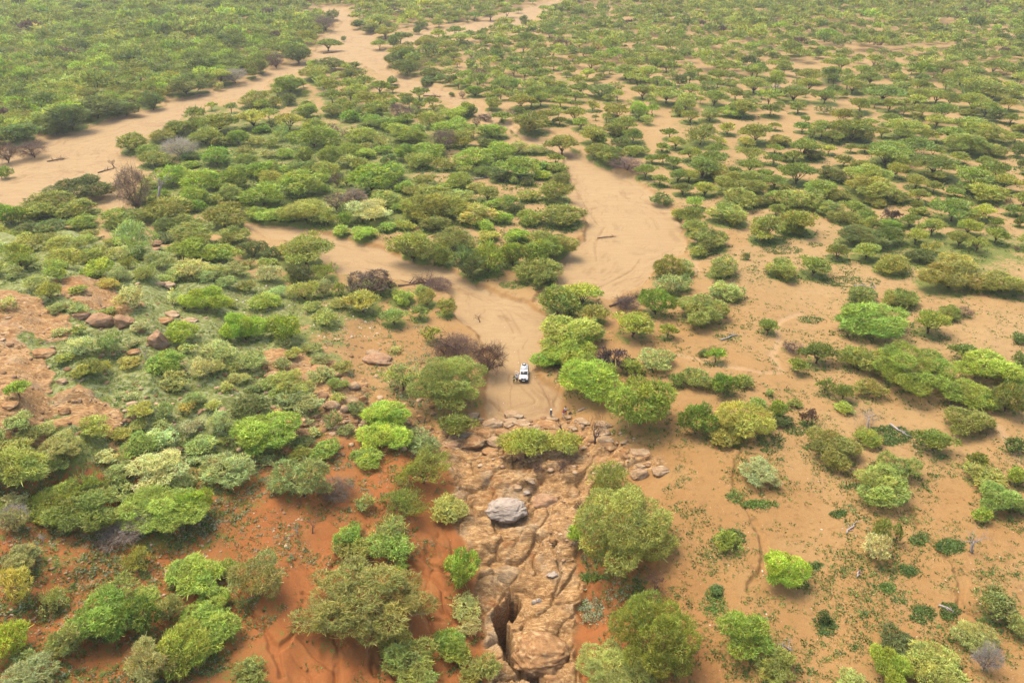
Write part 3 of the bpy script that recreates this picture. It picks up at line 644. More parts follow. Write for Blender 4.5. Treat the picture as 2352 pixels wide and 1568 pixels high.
T2 = """120 170 120 60 Dd|220 160 70 50 Dg|200 200 160 70 Dd|300 210 170 70 Ua|260 120 200 60 Ua|15 270 40 60 Dd|260 290 110 80 Ua|400 245 130 70 Ua|355 295 90 80 Dd|410 335 170 70 Ua|430 395 300 90 Dd|450 470 200 110 Dd|80 455 120 50 Dd|60 500 150 60 Ua
150 540 130 70 Ua|100 600 140 50 Ul|60 640 130 60 Ua|260 580 140 70 Ua|345 560 80 60 Dd|350 605 70 50 Ua|170 660 190 60 Ua|310 660 110 60 Ua|360 690 90 60 Ua|425 655 90 50 Ua|50 720 130 70 Ua|230 755 150 90 Do|270 700 130 50 Zo|60 800 130 80 Dg
120 790 50 60 Dd|210 830 160 80 Dg|320 850 170 90 Dg|130 940 200 100 Dg|265 960 110 110 Zs|380 890 150 60 Dg|460 930 220 120 Dg|20 930 60 120 Bb|60 1040 150 100 Dg|140 1060 150 80 Dg|60 1110 130 90 Ls|130 1130 120 80 Do|430 1050 140 120 Dg
600 1040 210 100 Dg|530 1110 180 120 Do|690 1130 110 100 Lo|760 1130 90 100 Zo|840 960 160 130 Do|920 1090 240 120 Dg|1100 1050 180 130 Dg|1210 1020 150 90 Ls|1340 1030 140 70 Ls|1220 1120 260 80 Ua|1480 1080 120 70 Ua|1490 1160 120 70 Do
1520 970 240 130 Ua|1740 910 180 80 Ul|1890 890 140 110 Do|1780 970 100 60 Dg|1930 990 150 90 Dd|2010 910 160 70 Ua|2030 1040 160 80 Do|1840 1070 220 130 Do|1750 1040 150 100 Do|2140 1080 90 60 Ua|2220 1080 110 80 Ua|2290 1100 120 60 Ua
2210 1000 100 50 Ua|2320 1190 140 100 Ua|2200 1380 130 90 Dd|2310 1480 100 70 Do|1510 1230 140 80 Do|1480 1320 220 150 Lo|1280 1250 90 60 Dd|1190 1240 70 60 Ls|200 1240 280 190 Dg|350 1190 190 130 Dg|30 1230 110 120 Zo|430 1290 120 80 Dg
530 1320 170 90 Do|80 1370 170 130 Lw|310 1370 200 100 Do|200 1460 300 170 Lp|20 1510 90 100 Dg|640 1350 230 80 Do|820 1350 170 100 Ls|650 1430 350 150 Do|910 1470 260 120 Dl|1000 1310 160 100 Ua|930 1290 120 60 Do|1160 1370 150 80 Ua|1290 1350 130 80 Do
1110 1500 120 90 Dg|1300 1500 160 110 Dg|1530 1490 260 140 Do|650 1540 200 60 Do|2050 760 150 110 Dy|2240 630 220 60 Ul|2080 610 150 70 Ua|1900 740 180 80 Ua|2320 760 90 140 Do|1960 830 180 50 Ua|2250 570 120 60 Zo|2330 560 100 80 Dd
2060 520 90 50 Ua|1990 520 110 60 Ua|2180 540 90 50 Ua|1960 470 160 60 Ua|2110 480 160 60 Ul|2170 430 120 60 Ua|2240 440 120 60 Ua|2300 400 120 60 Ua|2200 380 160 60 Ul|2000 420 170 50 Ua|2090 330 160 50 Ua|2160 290 110 60 Ua|2260 290 160 60 Ua|2330 240 60 70 Dg"""
T3 = """220 650 190 100 Ua|370 630 130 90 Ua|250 500 150 90 Ua|500 560 200 80 Ua|650 520 120 60 Dg|780 620 230 90 Ua|990 630 180 110 Zo|1110 650 70 50 Dg|1180 570 150 50 Ua|1390 620 280 110 Ua|1620 660 150 100 Do|1430 700 140 50 Ua|1230 700 160 60 Ua
1530 700 110 60 Ua|1530 750 100 50 Ua|1640 480 130 80 Dy|1650 570 140 60 Ua|1920 520 200 80 Ua|2060 560 230 60 Ua|2150 610 260 80 Ua|2310 610 130 90 Ua|800 730 110 60 Ua|610 740 130 70 Ua|420 720 180 70 Ua|340 770 180 80 Dg|190 790 140 100 Ls
60 780 140 100 Ua|130 900 260 80 Za|510 890 220 90 Ua|640 860 80 50 Ua|830 860 110 60 Ua|1120 780 170 90 Ua|970 860 180 60 Ua|1180 860 270 80 Ua|1290 830 100 40 Ua|1210 800 70 60 Dd|850 810 70 50 Ua|900 905 100 50 Ua|1180 920 200 120 Do
1040 920 140 70 Ua|1380 900 110 80 Ua|1520 910 150 60 Ua|1560 860 300 80 Ul|1600 790 90 60 Ua|1760 810 150 60 Ul|1990 840 260 80 Ul|2160 790 110 110 Dd|1850 900 180 80 Ua|2080 920 300 120 Dl|2300 930 110 60 Ua|2270 800 120 80 Ua|670 970 160 70 Do
850 990 230 110 Ua|640 1010 110 60 Ua|480 1040 180 100 Zo|630 1080 120 60 Ua|700 1090 60 50 Dd|60 1040 150 100 Ua|230 1010 130 60 Ua|210 1070 190 60 Ua|260 960 90 60 Zo|1160 1010 80 40 Ua|1260 1010 90 70 Ua|1440 1010 240 90 Ua|1600 980 260 80 Ua
1420 1040 250 60 Ua|1120 1090 130 60 Ua|1970 1000 330 100 Dl|2150 1040 160 90 Dl|2310 1040 100 120 Dd|1750 1110 330 120 Ua|1910 1070 130 50 Ua|2090 1100 150 60 Ua|800 1160 230 120 Ua|360 1165 100 60 Ua|140 1120 230 60 Ua|210 1180 200 110 Do
50 1190 140 100 Ul|1240 1130 150 50 Ua|1020 1190 160 90 Dd|1080 1220 150 80 Dd|1300 1180 290 70 Ul|1480 1150 170 60 Ua|1300 1290 330 130 Dl|950 1270 190 50 Ul|2000 1190 260 60 Ul|2180 1150 220 50 Ua|2230 1230 200 80 Ul|1620 1230 150 60 Ua|1740 1270 120 60 Ua
1880 1310 110 50 Ua|2090 1330 260 130 Do|1960 1270 120 70 Ua|160 1280 150 80 Ul|400 1260 330 110 Do|390 1370 250 110 Do|450 1370 140 90 Dl|540 1390 150 80 Do|540 1220 110 50 Ua|640 1230 150 60 Ua|570 1185 110 30 Ua|720 1290 110 50 Ua|920 1330 130 60 Ua
800 1380 280 100 Do|1000 1430 200 90 Do|1180 1410 160 80 Ua|1450 1460 140 80 Zb|1620 1400 110 60 Ua|1750 1380 80 60 Ua|1880 1410 250 110 Ua|2270 1430 110 60 Ua|2170 1520 120 80 Ua|2320 1530 70 70 Dd|60 1460 190 100 Ua|320 1480 280 120 Do|800 1490 250 120 Ul
600 1540 250 70 Ua|1440 1550 150 40 Dg|1980 1540 170 50 Ul|90 1540 150 60 Ul|2330 1130 60 70 Dd|290 440 240 90 Ul|520 460 150 60 Ua|630 390 100 60 Dd|940 370 100 70 Dd|770 355 130 70 Do|480 320 110 50 Dg|700 460 120 60 Ua|880 500 160 60 Ua|1040 480 150 60 Ua
1250 470 140 60 Ua|1450 450 140 60 Ua|1800 450 150 60 Ua|2000 480 150 60 Ua|2150 440 150 60 Ua|2290 480 130 60 Ua|150 540 140 70 Ua|60 600 150 60 Ua|880 560 140 60 Ul|1300 520 150 60 Ua|1500 530 130 60 Ua|1760 640 150 70 Ua|1850 660 160 70 Ua|2010 670 190 70 Ua
1660 740 150 60 Ua|1800 740 190 70 Ua|2100 720 180 70 Ua|2260 700 130 70 Ua|20 700 160 70 Ua|700 430 100 50 Ua|1100 420 150 60 Ua|1330 400 130 50 Ua|400 390 110 60 Zo"""
T4 = """60 60 150 80 Dg|200 110 250 110 Ll|330 100 200 90 Ll|480 120 300 100 Ll|600 60 180 80 Do|100 150 200 110 Zo|130 200 180 110 Zo|430 220 250 170 Ll|380 300 200 140 Lo|640 200 250 140 Lo|680 290 230 150 Lg|820 180 150 100 Lp|870 220 150 80 Zo
950 190 110 70 Dd|900 30 330 90 Zs|1320 30 260 90 Do|1600 60 230 110 Do|1330 90 270 80 Do|1290 150 250 90 Dg|1500 185 260 120 Dg|1740 150 170 120 Dd|1880 180 120 90 Dd|2090 120 400 170 Ul|1100 230 230 110 Ls|1300 290 260 130 Ls|1480 300 180 110 Ls
1620 290 200 100 Ls|1850 320 200 130 Lp|2050 310 190 130 Dd|1700 250 110 70 Ls|1840 240 130 60 Lg|2230 280 180 120 Zo|1700 410 130 90 Lo|1900 450 150 80 Ls|740 390 150 80 Lh|540 430 120 70 Lh|330 440 150 120 Lh|250 380 180 110 Ls|90 310 130 80 Ls
900 490 220 160 Lp|1210 480 130 110 Lp|1410 500 290 190 Dy|1820 510 200 110 Dg|2090 440 220 150 Ll|2230 420 140 130 Lp|2330 400 100 100 Zo|1680 690 290 230 Dy|1950 690 240 180 Dy|1250 730 210 150 Dy|1290 830 130 80 Ls|560 820 230 160 Lp|740 800 200 150 Ls
620 960 200 120 Lo|730 960 90 90 Lh|1140 930 280 170 Dg|1200 1060 250 120 Ls|1390 980 180 150 Lp|1510 850 250 150 Ls|1700 930 250 170 Ls|1940 940 130 90 Ls|2000 1090 350 200 Lo|2080 1190 330 180 Ls|1710 1230 230 160 Dd|1820 1410 430 290 Dg|1340 1180 140 100 Ls
1290 1240 120 90 Lh|980 1260 180 120 Lh|1140 1260 130 140 Ls|650 1380 230 160 Lh|1520 1340 160 170 Lp|1100 1450 240 150 Lp|950 1510 260 130 Lg|1380 1500 220 130 Ls|110 1090 130 90 Ul|2290 1330 120 130 Ls|2240 1530 200 90 Dg|130 1330 200 100 Ls|190 1430 200 100 Lo
100 1530 250 120 Ll|430 1500 300 130 Ls|540 560 130 80 Ls|820 330 160 90 Ls|1000 310 180 100 Lo|1180 340 170 90 Ls|1420 340 150 80 Ls|1560 380 170 90 Ls|180 240 160 90 Lo|1480 960 150 100 Ls|1640 1040 150 90 Ls|60 520 120 90 Lp|1860 1070 160 110 Ls|300 1390 160 90 Ls
1960 780 150 70 Ls|2150 830 140 70 Ls|2210 900 150 70 Ls|560 990 150 90 Lo|440 900 130 80 Lo|1120 1360 130 80 Ls"""
T5 = """490 140 280 230 Do|760 90 310 160 Lo|690 200 150 150 Do|870 250 230 230 Dd|1010 220 220 250 Dg|1010 60 150 60 Dl|1180 190 190 180 Dg|1380 170 260 190 Dg|1450 110 330 150 Do|1350 290 280 150 Do|1390 350 170 120 Dd|1490 520 280 220 Do|1660 430 250 140 Ul
1740 570 190 80 Ul|2010 640 270 190 Ul|1560 730 430 190 Do|1620 780 260 140 Dy|1430 900 220 130 Dy|1600 900 380 170 Dy|1720 1050 400 280 Dy|1870 880 230 170 Zb|2000 960 180 130 Dg|2060 1220 430 380 Dg|2180 920 270 160 Ls|2310 1050 100 130 Do
2250 280 200 150 Do|2260 400 230 150 Ls|2170 520 210 200 Dg|2250 690 120 110 Ul|750 1080 500 360 Dl|420 1000 270 220 Zs|320 1290 330 190 Dy|300 1440 320 200 Dy|160 1560 170 60 Dg|800 1330 250 130 Uo|560 1490 280 130 Ls|1270 1450 350 170 Ul|1540 1470 240 140 Ul
420 480 170 90 Dg|360 590 180 130 Us|540 570 130 90 Us|720 550 140 130 Lo|590 490 140 120 Lo|550 430 100 60 Lo|140 480 250 110 Ul|200 385 330 60 Lb|620 720 130 80 Zo|380 840 80 50 Ls"""
T6 = """180 90 280 150 Do|110 170 120 80 Do|550 30 160 60 Ul|760 0 200 50 Do|280 275 230 140 Do|690 290 240 140 Do|910 240 210 90 Ua|1080 150 160 110 Uo|1230 70 300 130 Dd|1280 140 180 90 Ul|1440 30 190 80 Ua|1450 260 220 130 Do|1640 200 180 90 Dd
1720 120 130 60 Zo|2040 100 160 80 Zo|1850 340 420 200 Do|1890 230 200 90 Dl|2210 390 300 160 Do|2300 140 60 30 Bb|300 440 260 110 Ls|130 580 370 210 Do|20 380 110 190 Ls|20 280 150 100 Ls|1240 470 230 120 Do|1430 500 110 90 Do|1520 490 220 110 Do
1170 580 140 110 Dd|1330 650 440 220 Dg|1720 620 260 170 Uo|1840 590 150 110 Do|1940 580 130 80 Bb|600 660 140 80 Ua|760 830 160 80 Bb|940 840 230 110 Ua|800 930 130 80 Uo|990 1070 120 80 Za|1120 1110 150 80 Uo|235 860 120 80 Ug|140 865 60 50 Dd
100 1040 220 140 Do|290 1080 170 170 Dg|420 1060 130 90 Do|1580 980 540 330 Dg|1330 930 250 170 Do|1170 890 200 150 Do|1300 1110 220 90 Lo|1960 840 190 70 Ua|2110 970 400 190 Dg|1960 1160 360 170 Dg|2250 1180 230 230 Do|2320 920 110 160 Dd
2320 760 100 70 Dd|1960 1340 320 170 Do|660 1260 140 160 Dg|660 1330 150 70 Dd|100 1330 240 320 Dg|420 1340 350 270 Dl|290 1440 200 140 Do|1120 1240 140 80 Lg|1280 1450 180 120 Dg|1030 1510 370 130 Dl|1750 1440 240 110 Uo|2290 1500 120 130 Dd
600 1135 60 50 Ls|770 1210 100 50 Do|520 1210 120 50 Do|440 200 45 50 Dd|870 1280 120 60 Zb"""
T7 = """100 110 400 290 Dl|330 330 340 220 Dg|560 400 440 300 Dg|90 460 180 190 Lp|570 180 260 180 Zo|1080 80 400 170 Lp|1090 390 520 310 Dg|1330 340 240 300 Dy|1560 110 400 260 Ls|2080 180 380 330 Ls|1330 830 400 270 Dg|1570 780 140 140 Dl
1770 860 370 340 Ls|1020 950 150 80 Dg|690 1130 420 340 Dg|960 1110 260 330 Dg|1150 1060 210 240 Ls|1440 1060 330 230 Dg|1430 1220 370 260 Dg|1270 1340 380 340 Dg|1040 1420 330 320 Lp|460 1300 260 270 Ls|780 900 250 170 Zs|60 1290 240 250 Dy
170 1390 130 110 Ls|230 1500 360 180 Ls|140 720 300 170 Ls|100 900 250 250 Lh|350 960 200 170 Zs|1710 1510 260 160 Lo|930 690 200 130 Zo"""
T8 = """190 30 200 90 Dy|560 60 360 140 Zo|440 270 330 240 Zo|740 370 250 150 Dl|330 490 260 160 Zs|160 330 130 110 Ls|60 560 220 180 Dg|330 620 280 200 Dg|90 660 250 160 Do|400 780 140 100 Dg|150 1040 830 620 Lo|830 790 260 320 Dg|850 1050 250 200 Ls
880 1190 180 130 Ls|750 1290 230 200 Dg|380 1290 280 150 Lo|500 1440 420 230 Lo|780 1350 220 190 Lg|960 1470 260 220 Lo|1840 140 340 230 Zo|1960 520 690 560 Do|1610 540 110 140 Dy|2150 1270 560 560 Dg|1900 1510 480 130 Dl"""
T9 = """540 120 290 170 Lp|1370 220 380 190 Dl|1490 80 300 150 Lo|2090 150 270 120 Do|2180 310 290 220 Dl|2300 150 140 160 Dg|2040 20 130 70 Ua|2060 420 110 120 Dg|320 560 200 210 Zo|700 790 290 260 Dy|1380 480 150 140 Zo|1490 515 80 60 Zo
1350 650 220 200 Lp|2160 1000 280 220 Us|2300 1180 150 150 Ls|420 1220 390 340 Lg|660 1450 320 240 Lo|1430 1460 290 260 Dy|1730 1460 380 230 Dl|1480 1300 270 120 Dd|1160 1540 200 80 Ls|970 1110 90 100 Dd|230 925 100 60 Dd|2010 1250 300 150 Ls"""
TILES = [(T1, 0, 0, .5810), (T2B, 1640, 0, .3488), (T2, 1366, 0, .5810), (T3, 2730, 0, .5810), (T4, 0, 910, .5810), (T5, 1366, 910, .5810), (T6, 2730, 910, .5810), (T7, 0, 1820, .5810), (T8, 1366, 1820, .5810), (T9, 2730, 1820, .5810)]
rows = []
for txt, x0, y0, s in TILES:
    for e in txt.replace('\n', '|').split('|'):
        q = e.split(); k = .5742
        rows.append(((x0 + float(q[0]) * s) * k, (y0 + float(q[1]) * s) * k, float(q[2]) * s * k, float(q[3]) * s * k, q[4][0], q[4][1]))
LEAFC = dict(a=(.222, .250, .054), l=(.305, .325, .068), o=(.245, .266, .052), d=(.150, .182, .046), g=(.255, .335, .048), y=(.325, .420, .046), s=(.300, .330, .098),
             p=(.42, .43, .170), h=(.36, .335, .065), b=(.120, .078, .060), w=(.230, .195, .175))
def fill_in():
    r = np.random.default_rng(91); have = [(q[0], q[1], q[2] / 2, q[3] / 2) for q in rows]
    for poly, k, wlo, whi, kinds, ov, asp in [
      ([(-40, 560), (250, 552), (560, 590), (800, 680), (760, 740), (520, 640), (300, 640), (-40, 640)], 44, 44, 74, ['Ll', 'Lg', 'Ll', 'Lo', 'Lp', 'Ll'], .8, .55),
      ([(60, 700), (560, 640), (800, 760), (700, 900), (720, 1050), (560, 1130), (300, 1150), (250, 1000), (300, 900), (200, 860)], 20, 30, 52, ['Lp', 'Ls', 'Ll', 'Lp', 'Lh'], .9, .6),
      ([(-40, 1000), (300, 1010), (560, 1080), (480, 1180), (-40, 1200)], 26, 50, 90, ['Ls', 'Lo', 'Ls', 'Lp'], .75, .65),
      ([(520, 900), (780, 830), (830, 980), (700, 1080), (520, 1060)], 14, 34, 66, ['Ls', 'Lo', 'Dd'], .8, .6),
      ([(330, 400), (620, 280), (1000, 260), (1280, 380), (1330, 500), (1180, 600), (900, 560), (560, 500), (330, 470)], 60, 36, 66, ['Dg', 'Do', 'Dd', 'Lo', 'Dg'], .72, .6),
      ([(1400, 300), (2380, 240), (2380, 560), (1700, 500), (1500, 420)], 60, 40, 62, ['Ua', 'Ua', 'Ul', 'Do'], .92, .42),
      ([(-20, 500), (560, 500), (560, 560), (-20, 550)], 14, 44, 70, ['Do', 'Lo', 'Dd'], .7, .55)]:
        p = np.array(poly, float); n = 0
        for t in range(k * 40):
            X = r.uniform(p[:, 0].min(), p[:, 0].max()); Y = r.uniform(p[:, 1].min(), p[:, 1].max())
            if sdist(np.array([X]), np.array([Y]), p)[0] > 0: continue
            w = r.uniform(wlo, whi) * (1 if Y > 480 else .55 + .45 * Y / 480) ; h = w * asp * r.uniform(.8, 1.15)
            if any(((X - a) / (w / 2 + c)) ** 2 + ((Y - b) / (h / 2 + d)) ** 2 < ov for a, b, c, d in have): continue
            gx_, gy_ = on_plane(X, Y + h * .4); 
            if fields(np.array([gx_]), np.array([gy_]))['riv'][0] < 1.5 or fields(np.array([gx_]), np.array([gy_ + 9.]))['riv'][0] < .5: continue
            kd = kinds[r.integers(0, len(kinds))]; rows.append((X, Y, w, h, kd[0], kd[1])); have.append((X, Y, w / 2, h / 2)); n += 1
            if n >= k: break
fill_in()
arr = np.array([r[:4] for r in rows]); forms = [r[4] for r in rows]; cols = [r[5] for r in rows]
n = len(arr)
X0, Y0, W0, H0 = arr.T
isU = np.array([f in 'UZ' for f in forms])
lift = np.full(n, 2.0)
for it in range(4):
    gx, gy, gz = drop_on(X0, Y0, lift)
    Z = gy * CP - (gz + lift - CAM_H) * SP
    R = np.clip(W0 / 2 / FPX * Z * np.where(isU, 1.18, np.where((X0 < 1330) & (Y0 > 240) & (Y0 < 540), 1.20, np.where(Y0 < 240, .98, 1.10))), .5, 14)
    dep = np.arctan2(CAM_H - gz - lift, np.hypot(gx, gy))
    v = H0 / 2 / FPX * Z * 1.10
    a = np.sqrt(np.maximum(v ** 2 - (R * np.sin(dep)) ** 2, (.30 * R) ** 2)) / np.cos(dep)
    a = np.clip(a, .42 * R, 1.0 * R)
    szU = np.clip(.80 * R, 2.2, 5.2)
    lift = np.where(isU, szU, .8 * a)
SZ = np.where(isU, szU, a)
PLANTS = []
for i in range(n):
    PLANTS.append(dict(x=gx[i], y=gy[i], z=gz[i], r=R[i], sz=SZ[i], form=forms[i], c=cols[i], X=X0[i], Y=Y0[i], w=W0[i], h=H0[i]))

LANDMARKS = [((1204, 862), 'the white car'), ((1160, 1155), 'the grey boulder in the gorge'), ((1175, 1390), 'the dark hole in the gorge'), ((250, 735), 'the split boulder on the hill'),
 ((362, 780), 'the pointed boulder on the hill'), ((30, 860), 'the big bare rock slab'), ((1080, 790), 'the bare tree behind the car'), ((975, 645), 'the toppled tree where the rivers meet'),
 ((330, 440), 'the drooping brown dead tree'), ((60, 350), 'the dead trees on the river bank'), ((1441, 375), 'the bare purple acacia'), ((1386, 545), 'the green snag in the sand basin'),
 ((1520, 458), 'the lone bush on the basin bank'), ((2231, 1236), 'the bleached forked snag'), ((1804, 1309), 'the lime green ball bush'), ((1437, 1218), 'the biggest olive dome by the gorge'),
 ((820, 1395), 'the biggest twiggy bush by the red soil'), ((1994, 966), 'the pale dead tree by the herb patch'), ((2217, 712), 'the brown leafless thorn bush'), ((697, 560), 'the tall umbrella tree over the river'),
 ((1102, 170), 'the purple leafless crown'), ((420, 340), 'the grey leafless bush on the island'), ((542, 180), 'the grey bare tree on the river bank'), ((635, 140), 'the brown bare tree on the river bend'),
 ((1768, 200), 'the grey brushy heap under acacias'), ((2115, 160), 'the vivid lime tree on the plain'), ((1468, 253), 'the bright green tree above the gully'), ((790, 45), 'the far river fork'),
 ((1235, 30), 'the far stream mouth'), ((40, 960), 'the stunted pale-trunked tree on rock'), ((650, 1400), 'the bare red soil'), ((1785, 850), 'the footpath bend'), ((2265, 1490), 'the grey drooping bush'),
 ((1258, 978), 'the orange slab by the people'), ((2070, 870), 'the tallest thicket on the sand plain'), ((2130, 590), 'the grassy hollow'), ((860, 350), 'the white-trunked tree on the island'),
 ((1085, 1000), 'the rock bar across the river'), ((1700, 560), 'the open sand beside the basin'), ((1090, 400), 'the fallen grey log'), ((300, 200), 'the dense wood across the river'),
 ((80, 120), 'the dense far wood'), ((560, 60), 'the far wood edge'), ((1950, 60), 'the far acacia plain'), ((1560, 90), 'the acacias beyond the stream'), ((2250, 320), 'the crowded acacias'),
 ((1870, 400), 'the sandy clearing'), ((100, 1120), 'the foot of the hillside'), ((480, 1330), 'the cluster of lobed green trees'), ((950, 250), 'the gully between the rivers'), ((620, 820), 'the paired lime bushes')]
ORD = ['nearest', 'second', 'third', 'fourth', 'fifth', 'sixth', 'seventh', 'eighth', 'ninth', 'tenth', 'eleventh', 'twelfth', 'thirteenth', 'fourteenth', 'fifteenth', 'sixteenth', 'seventeenth', 'eighteenth', 'nineteenth', 'twentieth']
CW = dict(a='olive green', l='light olive', o='olive', d='dark green', g='fresh green', y='lime green', s='sage green', p='pale sage', h='mustard green', b='brown', w='grey')
FW = dict(U='flat-topped acacia', D='dense round bush', L='loose bush', Z='open airy thorn tree', B='leafless thorn bush')
LPX = np.array([l[0] for l in LANDMARKS], float)
def side_of(dx, dy):
    if abs(dx) > abs(dy) * 1.3: return 'left of' if dx < 0 else 'right of'
    return 'beyond' if dy < 0 else 'in front of'
buckets = {}
for p in PLANTS:
    X, Y = p['X'], p['Y']; d = np.hypot(LPX[:, 0] - X, (LPX[:, 1] - Y) * 1.4)
    j = int(np.argmin(d)); p['lm'] = j; p['ld'] = d[j]
    pm = (p['r'] > 4.2) and 'broad ' or (p['r'] < 2.2 and 'small ' or '')
    p['desc'] = pm + CW[p['c']] + ' ' + FW[p['form']]
    p['side'] = side_of(X - LPX[j, 0], (Y - LPX[j, 1]) * 1.4)
    buckets.setdefault((p['desc'], j, p['side']), []).append(p)
for (desc, j, side), ps in buckets.items():
    ps.sort(key=lambda p: p['ld'])
    for k, p in enumerate(ps):
        p['label'] = None
        if len(ps) == 1: p['label'] = f'{desc} {side} {LANDMARKS[j][1]}'
        else: p['label'] = f'{desc}, {ORD[min(k, 19)]} {side} {LANDMARKS[j][1]}'
NAMES = dict(U='acacia_tree', L='loose_bush', Z='thorn_tree', B='leafless_bush')
CATS = dict(U='acacia', L='bush', Z='thorn tree', B='bare bush')
GRP = dict(U='flat-topped acacias of the savanna', L='loose bushes', Z='open thorn trees', B='leafless bushes')
for p in PLANTS:
    while len(p['label'].split()) > 16: p['label'] = p['label'].replace(' round', '', 1) if ' round' in p['label'] else p['label'].replace('the ', '', 1)
def add_plant(p, i):
    f = p['form']; wpx = p['w'] / 2.3
    bin_ = 3 if wpx > 66 and f in 'DL' else 0 if wpx > 42 else (1 if wpx > 19 else 2)
    var = i % (4 if bin_ == 2 else 3 if bin_ == 3 else 5); q_ = rng.uniform(.88, 1.13)
    name = NAMES.get(f) or ('leafy_tree' if p['c'] in 'gy' else 'dense_bush')
    cat = CATS.get(f) or ('tree' if p['c'] in 'gy' else 'bush'); grp = GRP.get(f) or ('green leafy trees' if p['c'] in 'gy' else 'dense round bushes')
    o = empty(name, (p['x'], p['y'], p['z']), rng.uniform(0, 6.28), (p['r'] * q_, p['r'] / q_, p['sz'])); tag(o, p['label'], cat, grp)
    c = np.array(LEAFC[p['c']]) * (1 + .13 * rng.normal()); c = c * (1 + rng.normal(size=3) * [.07, .03, .07])
    key = f if f in 'ULZB' else 'D'
    cr = link('crown' if f in 'UZ' or name == 'leafy_tree' else 'foliage', PROTO[key, bin_, min(var, 3) if bin_ == 2 else var], o); cr.color = (*np.clip(c, .01, 1), 1)
    if f == 'B': cr.name = 'twigs'; link('branches', PROTO['Bt', bin_, min(var, 3) if bin_ == 2 else var], o)
    elif f in 'UZ': link('trunk', PROTO[f + 't', bin_, var], o)
    elif bin_ != 2: link('trunk' if name == 'leafy_tree' else 'stems', PROTO['Dt', 0, var], o)
    return o
for i, p in enumerate(PLANTS): add_plant(p, i)

